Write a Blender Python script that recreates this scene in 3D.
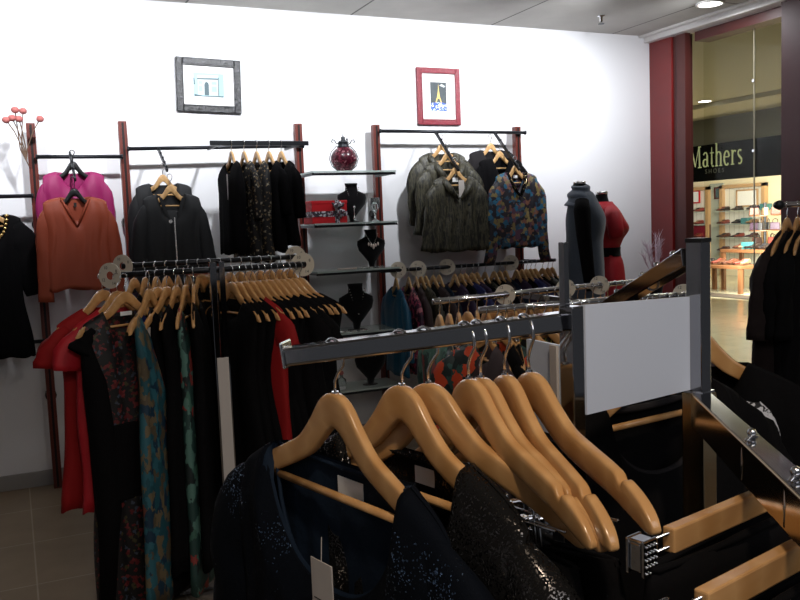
import bpy, math, random
from mathutils import Vector, Matrix
R = math.radians; PI = math.pi
sc = bpy.context.scene
col = sc.collection
for o in list(bpy.data.objects): bpy.data.objects.remove(o)
# ---------------------------------------------------------------- camera
CAM = Vector((0, 0, 1.62)); FPX = 841.7
_y, _p, _r = R(24.6565), R(5.2091), R(2.2278)
FW = Vector((math.sin(_y)*math.cos(_p), math.cos(_y)*math.cos(_p), -math.sin(_p)))
_rt = Vector((math.cos(_y), -math.sin(_y), 0)); _up = _rt.cross(FW)
RT = _rt*math.cos(_r) - _up*math.sin(_r); UP = _rt*math.sin(_r) + _up*math.cos(_r)
cd = bpy.data.cameras.new('camera'); cam = bpy.data.objects.new('camera', cd); col.objects.link(cam)
m = Matrix.Identity(4)
for i in range(3):
    m[i][0] = RT[i]; m[i][1] = UP[i]; m[i][2] = -FW[i]; m[i][3] = CAM[i]
cam.matrix_world = m
cd.sensor_width = 36; cd.lens = FPX/800*36; cd.clip_start = .02; cd.clip_end = 200
sc.camera = cam
# ---------------------------------------------------------------- world, lights, exposure
w = bpy.data.worlds.new('world'); sc.world = w; w.use_nodes = True
w.node_tree.nodes['Background'].inputs[0].default_value = (.9, .93, 1, 1)
w.node_tree.nodes['Background'].inputs[1].default_value = .06
sc.view_settings.view_transform = 'Standard'; sc.view_settings.look = 'None'
sc.view_settings.exposure = 0.0; sc.view_settings.gamma = 1; sc.view_settings.use_curve_mapping = False
def area(name, loc, tgt, sx, sy, p, c=(1, 1, 1), spread=None):
    l = bpy.data.lights.new(name, 'AREA'); l.shape = 'RECTANGLE'; l.size = sx; l.size_y = sy
    l.energy = p; l.color = c
    if spread: l.spread = R(spread)
    o = bpy.data.objects.new(name, l); col.objects.link(o); o.location = loc
    o.rotation_euler = (Vector(tgt)-Vector(loc)).to_track_quat('-Z', 'Y').to_euler(); return o
def spot(name, loc, tgt, p, ang, blend=.8, r=.05, c=(1, 1, 1)):
    l = bpy.data.lights.new(name, 'SPOT'); l.energy = p; l.spot_size = R(ang); l.spot_blend = blend
    l.shadow_soft_size = r; l.color = c
    o = bpy.data.objects.new(name, l); col.objects.link(o); o.location = loc
    o.rotation_euler = (Vector(tgt)-Vector(loc)).to_track_quat('-Z', 'Y').to_euler(); return o
COOL = (.93, .96, 1); WARM = (1, .84, .66)
for x, tx, p in ((-.5, -.4, 120), (.55, .35, 155), (1.6, 1.5, 165), (2.7, 2.7, 155), (3.8, 3.8, 150), (4.6, 4.7, 60)):
    spot('wall_spot', (x, 4.45, 3.08), (tx, 5.9, 2.5), p, 86, 1, .05, COOL)
spot('hanger_spot', (.15, -.35, 3.1), (.5, 1.0, 1.3), 75, 80, 1, .07, WARM)
spot('rack_spot', (1.0, 2.2, 3.1), (.9, 3.5, 1.2), 22, 90, 1, .07, (1, .93, .84))
spot('rack_spot', (2.6, 1.6, 3.1), (2.3, 2.6, 1.3), 26, 100, 1, .07, (1, .95, .9))
area('down_light', (4.85, 4.84, 3.12), (4.85, 4.84, 0), .16, .16, 9, COOL)
area('mall_light', (9, 8.5, 3.3), (9, 8.5, 0), 3, 6, 175, (1, .97, .86))
area('shoe_shop_light', (13.6, 11.6, 2.84), (16.2, 12.2, 1.1), 1.6, 5.5, 900, (1, .96, .87))
area('shop_fill', (1.0, -1.2, 3.1), (1.2, 1.0, 1.0), 3.0, 1.5, 30, (.95, .96, 1))
# ---------------------------------------------------------------- pixel rays to world points (real depths)
def ray(x, y): return FW + RT*((x-400)/FPX) - UP*((y-300)/FPX)
def dep(x, y, t): return CAM + ray(x, y)*t
def atY(x, y, Y): d = ray(x, y); return CAM + d*(Y/d.y)
def atX(x, y, X): d = ray(x, y); return CAM + d*(X/d.x)
# ---------------------------------------------------------------- materials
def s(r, g, b):
    f = lambda c: (c/255/12.92) if c <= 10 else ((c/255+.055)/1.055)**2.4
    return (f(r), f(g), f(b), 1)
def mat(name, c, rough=.6, metal=0, bump=0, bscale=40, vary=0, vscale=3, sheen=0, spec=None, emit=None, es=0, coat=0, alpha=None, trans=0):
    m = bpy.data.materials.new(name); m.use_nodes = True; nt = m.node_tree; b = nt.nodes['Principled BSDF']
    b.inputs['Base Color'].default_value = c; b.inputs['Roughness'].default_value = rough; b.inputs['Metallic'].default_value = metal
    if spec is not None: b.inputs['Specular IOR Level'].default_value = spec
    if sheen: b.inputs['Sheen Weight'].default_value = sheen; b.inputs['Sheen Roughness'].default_value = .5
    if coat: b.inputs['Coat Weight'].default_value = coat; b.inputs['Coat Roughness'].default_value = .12
    if trans: b.inputs['Transmission Weight'].default_value = trans
    if emit: b.inputs['Emission Color'].default_value = emit; b.inputs['Emission Strength'].default_value = es
    tc = nt.nodes.new('ShaderNodeTexCoord')
    if vary:
        n = nt.nodes.new('ShaderNodeTexNoise'); n.inputs['Scale'].default_value = vscale; n.inputs['Detail'].default_value = 4
        nt.links.new(tc.outputs['Object'], n.inputs['Vector'])
        mx = nt.nodes.new('ShaderNodeMixRGB'); mx.inputs[1].default_value = tuple(x*(1-vary) for x in c[:3])+(1,)
        mx.inputs[2].default_value = tuple(min(1, x*(1+vary)) for x in c[:3])+(1,)
        nt.links.new(n.outputs['Fac'], mx.inputs[0]); nt.links.new(mx.outputs[0], b.inputs['Base Color'])
    if bump:
        n = nt.nodes.new('ShaderNodeTexNoise'); n.inputs['Scale'].default_value = bscale; n.inputs['Detail'].default_value = 3
        nt.links.new(tc.outputs['Object'], n.inputs['Vector'])
        bp = nt.nodes.new('ShaderNodeBump'); bp.inputs['Strength'].default_value = bump; bp.inputs['Distance'].default_value = .01
        nt.links.new(n.outputs['Fac'], bp.inputs['Height']); nt.links.new(bp.outputs[0], b.inputs['Normal'])
    return m
def ramp_mat(name, stops, kind='voronoi', scale=30, rough=.7, distort=.6, const=True, metal=0, mapscale=(1, 1, 1), bump=0, sheen=0):
    """print / grain materials: a coloured ramp over procedural cells, noise or waves"""
    m = bpy.data.materials.new(name); m.use_nodes = True; nt = m.node_tree; b = nt.nodes['Principled BSDF']
    b.inputs['Roughness'].default_value = rough; b.inputs['Metallic'].default_value = metal
    if sheen: b.inputs['Sheen Weight'].default_value = sheen
    tc = nt.nodes.new('ShaderNodeTexCoord'); mp = nt.nodes.new('ShaderNodeMapping'); mp.inputs['Scale'].default_value = mapscale
    nt.links.new(tc.outputs['Object'], mp.inputs[0])
    nz = nt.nodes.new('ShaderNodeTexNoise'); nz.inputs['Scale'].default_value = scale*1.5; nt.links.new(mp.outputs[0], nz.inputs['Vector'])
    mv = nt.nodes.new('ShaderNodeVectorMath'); mv.operation = 'MULTIPLY_ADD'
    nt.links.new(nz.outputs['Color'], mv.inputs[0]); mv.inputs[1].default_value = (distort/scale,)*3; nt.links.new(mp.outputs[0], mv.inputs[2])
    if kind == 'voronoi':
        t = nt.nodes.new('ShaderNodeTexVoronoi'); t.inputs['Scale'].default_value = scale; nt.links.new(mv.outputs[0], t.inputs['Vector'])
        sp = nt.nodes.new('ShaderNodeSeparateColor'); nt.links.new(t.outputs['Color'], sp.inputs[0]); out = sp.outputs[0]
    elif kind == 'wave':
        t = nt.nodes.new('ShaderNodeTexWave'); t.inputs['Scale'].default_value = scale; t.inputs['Distortion'].default_value = distort*8
        t.inputs['Detail'].default_value = 3; nt.links.new(mp.outputs[0], t.inputs['Vector']); out = t.outputs['Fac']
    else:
        t = nt.nodes.new('ShaderNodeTexNoise'); t.inputs['Scale'].default_value = scale; t.inputs['Detail'].default_value = 5
        nt.links.new(mv.outputs[0], t.inputs['Vector']); out = t.outputs['Fac']
    cr = nt.nodes.new('ShaderNodeValToRGB'); cr.color_ramp.interpolation = 'CONSTANT' if const else 'LINEAR'
    e = cr.color_ramp.elements
    while len(e) > 1: e.remove(e[-1])
    e[0].position = stops[0][0]; e[0].color = stops[0][1]
    for p, c in stops[1:]:
        k = e.new(p); k.color = c
    nt.links.new(out, cr.inputs[0]); nt.links.new(cr.outputs[0], b.inputs['Base Color'])
    if bump:
        bp = nt.nodes.new('ShaderNodeBump'); bp.inputs['Strength'].default_value = bump; bp.inputs['Distance'].default_value = .01
        nt.links.new(out, bp.inputs['Height']); nt.links.new(bp.outputs[0], b.inputs['Normal'])
    return m
def sequin_mat(name, base, spark, scale=260, thr=.8):
    """dark cloth strewn with small tilted metallic sequins"""
    m = bpy.data.materials.new(name); m.use_nodes = True; nt = m.node_tree; b = nt.nodes['Principled BSDF']; b.inputs['Specular IOR Level'].default_value = .12
    tc = nt.nodes.new('ShaderNodeTexCoord'); v = nt.nodes.new('ShaderNodeTexVoronoi'); v.inputs['Scale'].default_value = scale
    nt.links.new(tc.outputs['Object'], v.inputs['Vector'])
    sp = nt.nodes.new('ShaderNodeSeparateColor'); nt.links.new(v.outputs['Color'], sp.inputs[0])
    nz = nt.nodes.new('ShaderNodeTexNoise'); nz.inputs['Scale'].default_value = 14; nt.links.new(tc.outputs['Object'], nz.inputs['Vector'])
    ad = nt.nodes.new('ShaderNodeMath'); ad.operation = 'ADD'; nt.links.new(sp.outputs[0], ad.inputs[0]); nt.links.new(nz.outputs['Fac'], ad.inputs[1])
    gt = nt.nodes.new('ShaderNodeMath'); gt.operation = 'GREATER_THAN'; gt.inputs[1].default_value = thr+.5; nt.links.new(ad.outputs[0], gt.inputs[0])
    mx = nt.nodes.new('ShaderNodeMixRGB'); mx.inputs[1].default_value = base; mx.inputs[2].default_value = spark
    nt.links.new(gt.outputs[0], mx.inputs[0]); nt.links.new(mx.outputs[0], b.inputs['Base Color'])
    nt.links.new(gt.outputs[0], b.inputs['Metallic'])
    mr = nt.nodes.new('ShaderNodeMapRange'); mr.inputs[3].default_value = .85; mr.inputs[4].default_value = .25
    nt.links.new(gt.outputs[0], mr.inputs[0]); nt.links.new(mr.outputs[0], b.inputs['Roughness'])
    bp = nt.nodes.new('ShaderNodeBump'); bp.inputs['Strength'].default_value = .8; bp.inputs['Distance'].default_value = .003
    nt.links.new(sp.outputs[1], bp.inputs['Height']); nt.links.new(bp.outputs[0], b.inputs['Normal'])
    return m
def brick_mat(name, c1, c2, mortar, size, rough, gap=.006, vary=.1, spec=.5):
    m = bpy.data.materials.new(name); m.use_nodes = True; nt = m.node_tree; b = nt.nodes['Principled BSDF']
    b.inputs['Roughness'].default_value = rough; b.inputs['Specular IOR Level'].default_value = spec
    tc = nt.nodes.new('ShaderNodeTexCoord'); br = nt.nodes.new('ShaderNodeTexBrick'); br.offset = 0
    br.inputs['Color1'].default_value = c1; br.inputs['Color2'].default_value = c2; br.inputs['Mortar'].default_value = mortar
    br.inputs['Scale'].default_value = 1; br.inputs['Mortar Size'].default_value = gap; br.inputs['Brick Width'].default_value = size[0]; br.inputs['Row Height'].default_value = size[1]
    nt.links.new(tc.outputs['Object'], br.inputs['Vector'])
    n = nt.nodes.new('ShaderNodeTexNoise'); n.inputs['Scale'].default_value = 5; n.inputs['Detail'].default_value = 6
    nt.links.new(tc.outputs['Object'], n.inputs['Vector'])
    mx = nt.nodes.new('ShaderNodeMixRGB'); mx.blend_type = 'MULTIPLY'; mx.inputs[0].default_value = vary*2
    nt.links.new(br.outputs[0], mx.inputs[1]); nt.links.new(n.outputs['Fac'], mx.inputs[2]); nt.links.new(mx.outputs[0], b.inputs['Base Color'])
    return m
def glass_mat(name, tint, gloss=.015):
    m = bpy.data.materials.new(name); m.use_nodes = True; nt = m.node_tree
    for n in list(nt.nodes): nt.nodes.remove(n)
    o = nt.nodes.new('ShaderNodeOutputMaterial'); t = nt.nodes.new('ShaderNodeBsdfTransparent'); t.inputs[0].default_value = tint
    g = nt.nodes.new('ShaderNodeBsdfGlossy'); g.inputs['Roughness'].default_value = .03
    x = nt.nodes.new('ShaderNodeMixShader'); x.inputs[0].default_value = gloss; nt.links.new(t.outputs[0], x.inputs[1]); nt.links.new(g.outputs[0], x.inputs[2])
    nt.links.new(x.outputs[0], o.inputs[0]); return m
M = {}
M['wall'] = mat('wall_paint', s(228, 228, 231), .75, bump=.05, bscale=120)
M['base'] = mat('baseboard', s(150, 148, 146), .5)
M['ceil'] = brick_mat('ceiling_tiles', s(205, 202, 196), s(200, 197, 192), s(120, 118, 114), (1.2, 1.2), .85, .008, .12, .2)
M['white_trim'] = mat('white_trim', s(225, 222, 220), .4)
M['floor'] = brick_mat('shop_floor_tiles', s(158, 138, 112), s(150, 130, 106), s(190, 176, 156), (.6, .6), .35, .004, .2)
M['mfloor'] = brick_mat('mall_floor_tiles', s(205, 198, 172), s(196, 190, 165), s(160, 155, 135), (.6, .6), .12, .004, .1)
M['redwood'] = mat('mahogany_lacquer', s(120, 18, 16), .35, vary=.2, vscale=4, coat=.4)
M['darkwood'] = mat('brown_window_frame', s(84, 38, 34), .45, vary=.15)
M['mullion'] = mat('dark_red_panel', s(58, 14, 20), .55, vary=.15)
M['post'] = ramp_mat('mahogany_post', [(0, s(70, 22, 14)), (.5, s(118, 44, 28)), (1, s(92, 30, 20))], 'wave', 3, .4, .5, False, mapscale=(6, 6, .6))
M['track'] = mat('slot_track', s(30, 16, 16), .4, .3)
M['rail'] = mat('black_rail', s(40, 42, 46), .35, .6)
M['chrome'] = mat('chrome', (.78, .78, .8, 1), .12, 1)
M['dchrome'] = mat('smoked_chrome', (.36, .36, .38, 1), .08, 1, vary=.15, vscale=5)
M['bchrome'] = mat('bright_bar_chrome', (.48, .48, .50, 1), .09, 1)
M['woodreflchrome'] = mat('wood_reflection_chrome', (.84, .63, .38, 1), .16, 1)  # plain chrome; gold tint paints in the reflection of wooden hangers
M['wood'] = ramp_mat('varnished_beech', [(0, s(200, 148, 92)), (.5, s(216, 166, 110)), (1, s(206, 155, 100))], 'wave', 2.5, .22, .4, False, mapscale=(1.5, 6, 8))
M['wood_pale'] = ramp_mat('pale_beech', [(0, s(205, 160, 105)), (.5, s(220, 178, 122)), (1, s(200, 155, 100))], 'wave', 3, .4, .4, False, mapscale=(1.5, 6, 8))
for k in ('wood', 'wood_pale'): M[k].node_tree.nodes['Principled BSDF'].inputs['Coat Weight'].default_value = .35
M['blackplastic'] = mat('black_plastic', s(22, 22, 24), .35)
M['black'] = mat('black_jersey', s(12, 11, 13), .9, vary=.3, vscale=6, bump=.2, bscale=60, spec=.12)
M['blacksatin'] = mat('black_satin', s(24, 25, 28), .75, vary=.3, vscale=5, bump=.1, bscale=30)
M['charcoal'] = mat('charcoal_knit', s(38, 35, 37), .9, vary=.2, vscale=90, spec=.2)
M['navy'] = mat('navy_jersey', s(19, 33, 50), .8, vary=.2, vscale=8, bump=.15, bscale=80, spec=.2)
M['navyseq'] = sequin_mat('navy_sequins', s(6, 11, 20), s(110, 135, 165), 560, 1.05)
M['greyseq'] = sequin_mat('pewter_sequins', s(22, 21, 21), s(96, 92, 90), 520, .74)
M['blackseq'] = sequin_mat('black_sequins', s(16, 15, 16), s(190, 170, 130), 160, .8)
M['red'] = mat('red_jersey', s(150, 22, 24), .75, vary=.12, vscale=5, spec=.25)
M['redd'] = mat('red_crepe', s(185, 20, 36), .6, vary=.08, vscale=6)
M['magenta'] = mat('magenta_satin', s(150, 22, 92), .6, vary=.08, vscale=6)
M['orange'] = mat('orange_satin', s(160, 70, 44), .6, vary=.08, vscale=6)
M['teal'] = mat('teal_satin', s(16, 84, 116), .45, vary=.2, vscale=10)
M['royal'] = mat('royal_blue', s(22, 28, 92), .6, vary=.2)
M['purple'] = mat('dark_purple', s(46, 26, 60), .7, vary=.2)
M['brownc'] = mat('dark_brown_cloth', s(58, 44, 46), .8, vary=.2)
M['olive'] = ramp_mat('crushed_olive', [(0, s(12, 12, 10)), (.42, s(24, 24, 19)), (.53, s(84, 80, 62)), (.6, s(26, 25, 20)), (1, s(90, 86, 66))], 'noise', 26, .45, 1.5, False, mapscale=(2.6, 2, .4), bump=.6)  # pale and dark bands paint crease highlights and shading into the crushed cloth
BK = s(16, 14, 16)
M['floral'] = ramp_mat('blue_ochre_floral', [(0, s(28, 24, 34)), (.2, s(30, 92, 122)), (.38, s(116, 100, 58)), (.48, s(34, 28, 36)), (.62, s(126, 82, 64)), (.73, s(38, 70, 92)), (.83, s(84, 52, 70)), (.93, s(140, 122, 76))], 'voronoi', 32, .55, 1.2)
M['rfloral'] = ramp_mat('dark_red_floral', [(0, BK), (.5, s(92, 20, 22)), (.6, BK), (.7, s(66, 60, 34)), (.76, s(110, 36, 38)), (.84, s(60, 68, 84)), (.88, BK)], 'voronoi', 84, .6, 1.2)
M['bfloral'] = ramp_mat('teal_sand_print', [(0, s(28, 80, 92)), (.3, s(112, 98, 74)), (.45, s(44, 100, 114)), (.6, s(90, 78, 60)), (.78, s(20, 52, 74)), (.94, s(120, 66, 52))], 'voronoi', 38, .6, 1.4, mapscale=(1, 1, .6))
M['gfloral'] = ramp_mat('green_coral_print', [(0, s(40, 70, 66)), (.3, s(90, 130, 120)), (.5, s(28, 40, 40)), (.7, s(150, 60, 56)), (.8, s(70, 110, 96))], 'voronoi', 30, .6, 1.4, mapscale=(1, 1, .5))
M['lime'] = ramp_mat('lime_black_print', [(0, s(14, 14, 16)), (.44, s(14, 14, 16)), (.5, s(168, 182, 50)), (.66, s(14, 14, 16))], 'wave', 3, .6, .7, True, mapscale=(2.5, 2, .6))
M['coral'] = ramp_mat('coral_green_print', [(0, s(24, 40, 40)), (.35, s(200, 70, 34)), (.62, s(44, 78, 74)), (.8, s(20, 30, 30))], 'voronoi', 22, .6, 1.3)
M['pinkp'] = ramp_mat('pink_black_print', [(0, s(40, 20, 40)), (.4, s(180, 70, 100)), (.6, s(70, 30, 60)), (.8, s(200, 120, 130))], 'voronoi', 40, .6, 1.3)
M['lace'] = ramp_mat('gold_flecked_lace', [(0, BK), (.72, BK), (.78, s(120, 100, 70)), (.86, BK), (.95, s(150, 140, 120))], 'voronoi', 90, .7, 1.2)
M['bwprint'] = ramp_mat('black_white_print', [(0, s(215, 215, 220)), (.5, s(16, 15, 18)), (.62, s(205, 205, 210)), (.8, s(16, 15, 18))], 'noise', 22, .7, 2.5, True)
M['slate'] = mat('slate_blue_wool', s(72, 82, 96), .9, vary=.15, vscale=14, bump=.25, bscale=80, sheen=.3)
M['paper'] = mat('white_card', s(212, 220, 236), .55)
M['tag'] = mat('paper_tag', s(200, 192, 186), .6)
M['disc'] = mat('cream_plastic', s(216, 206, 188), .4)
M['ink'] = mat('black_ink', s(40, 36, 34), .7)
M['glass'] = glass_mat('window_glass', (.95, .955, .92, 1))
M['shelfglass'] = mat('green_glass', (.72, .84, .80, 1), .08, trans=.45)
M['clear'] = mat('clear_glass', (.95, .96, .97, 1), .03, trans=.95)
M['velvet'] = mat('black_velvet', s(14, 13, 16), .95, sheen=.2, spec=.1)
M['silver'] = mat('silver_beads', (.82, .8, .78, 1), .25, 1)
M['gold'] = mat('gold_chain', (.85, .62, .25, 1), .25, 1)
M['pearl'] = mat('pearl', s(235, 215, 205), .25)
M['urn'] = ramp_mat('mosaic_plum', [(0, s(74, 20, 34)), (.4, s(104, 40, 54)), (.7, s(60, 16, 28)), (.9, s(150, 100, 108))], 'voronoi', 90, .25, .1)
M['iron'] = mat('dark_iron', s(56, 58, 62), .4, .7)
M['giftred'] = mat('red_box', s(196, 18, 30), .5)
M['ribbon'] = ramp_mat('patterned_ribbon', [(0, s(60, 56, 64)), (.35, s(190, 190, 200)), (.5, s(110, 40, 60)), (.7, s(220, 220, 226)), (.85, s(40, 40, 50))], 'voronoi', 90, .35, 1)
M['twig'] = mat('twig', s(110, 86, 70), .8)
M['berry'] = mat('pink_bobble', s(170, 96, 92), .8, vary=.3, vscale=60)
M['pampas'] = mat('pale_pink_feather', s(215, 195, 208), .9)
M['frameb'] = ramp_mat('carved_black', [(0, s(5, 5, 7)), (.5, s(12, 12, 15)), (.7, s(60, 58, 66))], 'noise', 45, .4, 1, False, bump=.6)  # pale ramp end paints highlights onto the black carving
M['framer'] = ramp_mat('carved_crimson', [(0, s(100, 14, 30)), (.6, s(128, 28, 44)), (1, s(176, 96, 108))], 'noise', 60, .4, 1, False, bump=.6)
M['mount'] = mat('white_mount', s(240, 240, 240), .7)
M['skyprint'] = mat('pale_sky_print', s(158, 196, 204), .6)
M['stoneprint'] = mat('pale_stone_print', s(186, 194, 194), .6)
M['shadeprint'] = mat('blue_grey_print', s(70, 92, 100), .6)
M['nightprint'] = ramp_mat('night_print', [(0, s(40, 50, 58)), (.5, s(66, 74, 78)), (1, s(88, 92, 90))], 'noise', 14, .6, 1, False)
M['goldprint'] = mat('gold_print', s(228, 196, 110), .6)
M['blueprint'] = ramp_mat('blue_lights_print', [(0, s(60, 90, 180)), (.45, s(190, 215, 245)), (.6, s(70, 100, 190)), (.75, s(235, 245, 250))], 'voronoi', 130, .6, 1)
M['sign'] = mat('dark_fascia', s(16, 19, 17), .9, spec=.05)
M['letter'] = mat('lit_cream_letter', s(214, 222, 170), .5, emit=s(236, 246, 190), es=.12)
M['letterdim'] = mat('grey_letter', s(120, 124, 116), .5)
M['cream'] = mat('cream_wall', s(236, 226, 196), .6)
M['slat'] = brick_mat('cream_slatwall', s(244, 240, 228), s(240, 236, 222), s(190, 182, 160), (3, .15), .5, .006, .05)
M['tan'] = mat('tan_timber', s(188, 152, 110), .5)
M['table'] = mat('brown_table', s(110, 72, 44), .45, vary=.2)
M['mallceil'] = mat('mall_ceiling', s(176, 170, 146), .9)
M['mallbulk'] = mat('mall_bulkhead', s(120, 120, 108), .8)
M['lamp'] = mat('lamp_diffuser', (1, 1, 1, 1), .5, emit=(1, .98, .94, 1), es=12)
SH = [mat('shoe_leather', s(*c), .4) for c in ((40, 30, 28), (90, 50, 34), (24, 24, 30), (130, 60, 50), (150, 120, 90), (60, 40, 60))]
M['turq'] = mat('turquoise_box', s(60, 118, 122), .5)
# ---------------------------------------------------------------- mesh builder
ORD = ['first', 'second', 'third', 'fourth', 'fifth', 'sixth', 'seventh', 'eighth', 'ninth', 'tenth', 'eleventh', 'twelfth', 'thirteenth', 'fourteenth', 'fifteenth', 'sixteenth', 'seventeenth', 'eighteenth', 'nineteenth', 'twentieth', 'twenty-first', 'twenty-second', 'twenty-third', 'twenty-fourth', 'twenty-fifth', 'twenty-sixth']
class MB:
    def __init__(s): s.v = []; s.f = []
    def add(s, vs, fs):
        b = len(s.v); s.v += [tuple(v) for v in vs]; s.f += [tuple(b+i for i in f) for f in fs]; return s
    def box(s, c, d, mtx=None):
        vs = [Vector(((i & 1)*2-1, ((i >> 1) & 1)*2-1, ((i >> 2) & 1)*2-1)) for i in range(8)]
        vs = [Vector((v.x*d[0]/2, v.y*d[1]/2, v.z*d[2]/2)) for v in vs]
        if mtx: vs = [mtx @ v for v in vs]
        return s.add([v+Vector(c) for v in vs], [(0, 2, 3, 1), (4, 5, 7, 6), (0, 1, 5, 4), (2, 6, 7, 3), (0, 4, 6, 2), (1, 3, 7, 5)])
    def beam(s, a, b, w, h, up=(0, 0, 1)):
        a = Vector(a); b = Vector(b); d = b-a; x = d.normalized(); y = Vector(up).cross(x).normalized(); z = x.cross(y)
        mt = Matrix((x, y, z)).transposed(); return s.box((a+b)/2, (d.length, w, h), mt)
    def tube(s, pts, r, n=8, caps=True):
        pts = [Vector(p) for p in pts]; rs = r if isinstance(r, (list, tuple)) else [r]*len(pts); vs = []; fs = []
        t = (pts[1]-pts[0]).normalized(); nrm = t.orthogonal().normalized()
        for i, p in enumerate(pts):
            if i == 0: t = pts[1]-pts[0]
            elif i == len(pts)-1: t = pts[i]-pts[i-1]
            else: t = pts[i+1]-pts[i-1]
            t = t.normalized(); nrm = (nrm-t*nrm.dot(t)).normalized(); bn = t.cross(nrm)
            for k in range(n): a = 2*PI*k/n; vs.append(p+(nrm*math.cos(a)+bn*math.sin(a))*rs[i])
        for i in range(len(pts)-1):
            for k in range(n): fs.append((i*n+k, i*n+(k+1) % n, (i+1)*n+(k+1) % n, (i+1)*n+k))
        if caps: fs.append(tuple(range(n-1, -1, -1))); fs.append(tuple((len(pts)-1)*n+k for k in range(n)))
        return s.add(vs, fs)
    def lathe(s, prof, c=(0, 0, 0), n=20, axis='z', close=True, sx=1, sy=1):
        vs = []; fs = []
        for r, z in prof:
            for k in range(n):
                a = 2*PI*k/n; p = (r*math.cos(a)*sx, r*math.sin(a)*sy, z)
                if axis == 'y': p = (p[0], p[2], p[1])
                if axis == 'x': p = (p[2], p[0], p[1])
                vs.append(Vector(p)+Vector(c))
        for i in range(len(prof)-1):
            for k in range(n): fs.append((i*n+k, i*n+(k+1) % n, (i+1)*n+(k+1) % n, (i+1)*n+k))
        if close: fs.append(tuple(range(n-1, -1, -1))); fs.append(tuple((len(prof)-1)*n+k for k in range(n)))
        return s.add(vs, fs)
    def ball(s, c, r, n=10, sc=(1, 1, 1)):
        pr = [(r*math.sin(PI*(i+.02)/(n/2+.04)), -r*math.cos(PI*(i+.02)/(n/2+.04))) for i in range(n//2+1)]
        b = len(s.v); s.lathe(pr, (0, 0, 0), n)
        s.v[b:] = [(v[0]*sc[0]+c[0], v[1]*sc[1]+c[1], v[2]*sc[2]+c[2]) for v in s.v[b:]]; return s
    def prism(s, poly, y0, y1, plane='xz'):
        n = len(poly)
        def P(p, y): return (p[0], y, p[1]) if plane == 'xz' else ((y, p[0], p[1]) if plane == 'yz' else (p[0], p[1], y))
        return s.add([P(p, y0) for p in poly]+[P(p, y1) for p in poly], [tuple(range(n)), tuple(range(2*n-1, n-1, -1))]+[(i, n+i, n+(i+1) % n, (i+1) % n) for i in range(n)])
    def build(s, name, mt, parent=None, smooth=False, bevel=0, loc=None, solid=0, seg=2):
        me = bpy.data.meshes.new(name); me.from_pydata(s.v, [], s.f); me.update()
        import bmesh
        bm = bmesh.new(); bm.from_mesh(me)
        if not getattr(s, 'open', False): bmesh.ops.recalc_face_normals(bm, faces=bm.faces)
        bm.to_mesh(me); bm.free()
        o = bpy.data.objects.new(name, me); col.objects.link(o)
        me.materials.append(mt if not isinstance(mt, str) else M[mt])
        if smooth:
            for p in me.polygons: p.use_smooth = True
        if smooth == 'auto': me.set_sharp_from_angle(angle=R(40))
        if bevel: b = o.modifiers.new('bevel', 'BEVEL'); b.width = bevel; b.segments = seg; b.limit_method = 'ANGLE'
        if solid: b = o.modifiers.new('solid', 'SOLIDIFY'); b.thickness = solid; b.offset = 0
        if parent: o.parent = parent
        if loc is not None: o.location = loc
        return o
def fit16(t):
    while len(t.split()) > 16 and ',' in t: t = t.rsplit(',', 1)[0]
    if len(t.split()) > 16: t = ' '.join(t.split()[:16]); print('LONG', t)
    return t
def tag(o, label=None, cat=None, group=None, kind=None):
    label = fit16(label) if label else label
    if label: o['label'] = label
    if cat: o['category'] = cat
    if group: o['group'] = group
    if kind: o['kind'] = kind
    return o
def thing(name, loc, label, cat, rz=0, group=None):
    o = bpy.data.objects.new(name, None); o.empty_display_size = .05; col.objects.link(o); o.location = loc; o.rotation_euler = (0, 0, rz)
    return tag(o, label, cat, group)
def struct(o): o['kind'] = 'structure'; return o
KIDS = {}
def dup(root, loc, rot, label, group=None, name=None):
    r = root.copy(); col.objects.link(r); r.location = loc; r.rotation_euler = rot
    for k in ('group',):
        if k in r: del r[k]
    r['label'] = fit16(label)
    if group: r['group'] = group
    for ch in list(root.children):
        c = ch.copy(); col.objects.link(c); c.parent = r
        for g in list(ch.children):
            d = g.copy(); col.objects.link(d); d.parent = c
    return r
USED = set()
def put(root, loc, rz, label, group=None, tilt=0):
    """first call moves the prototype itself, later calls copy it"""
    if root.name not in USED:
        USED.add(root.name); root.location = loc; root.rotation_euler = (0, tilt, rz); root['label'] = fit16(label)
        if group: root['group'] = group
        return root
    return dup(root, loc, (0, tilt, rz), label, group)
def text_mesh(name, txt, size, mt, parent, loc, rot, depth=.0004):
    cu = bpy.data.curves.new(name, 'FONT'); cu.body = txt; cu.size = size; cu.extrude = depth; cu.align_x = 'CENTER'; cu.align_y = 'CENTER'
    t = bpy.data.objects.new(name, cu); col.objects.link(t)
    bpy.context.view_layer.update()
    me = bpy.data.meshes.new_from_object(t.evaluated_get(bpy.context.evaluated_depsgraph_get()))
    bpy.data.objects.remove(t)
    o = bpy.data.objects.new(name, me); col.objects.link(o); me.materials.clear(); me.materials.append(mt)
    o.parent = parent; o.location = loc; o.rotation_euler = rot; return o
# ================================================================= STRUCTURE
D = 5.90; XR = 5.20; CH = 3.16
struct(MB().box((1.1, 2.3, -.05), (8.2, 7.4, .1)).build('floor', 'floor'))
struct(MB().box((1.1, D+.1, 1.6), (8.5, .2, 3.4)).build('wall_back', 'wall'))
struct(MB().box((1.15, 2.5, CH+.05), (8.2, 7.0, .1)).build('ceiling', 'ceil'))
struct(MB().box((1.0, D-.008, .05), (8.2, .016, .1)).build('baseboard_back', 'base', bevel=.003))
struct(MB().box((-3.1, 2.3, 1.6), (.2, 7.4, 3.4)).build('wall_left', 'wall'))
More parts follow.
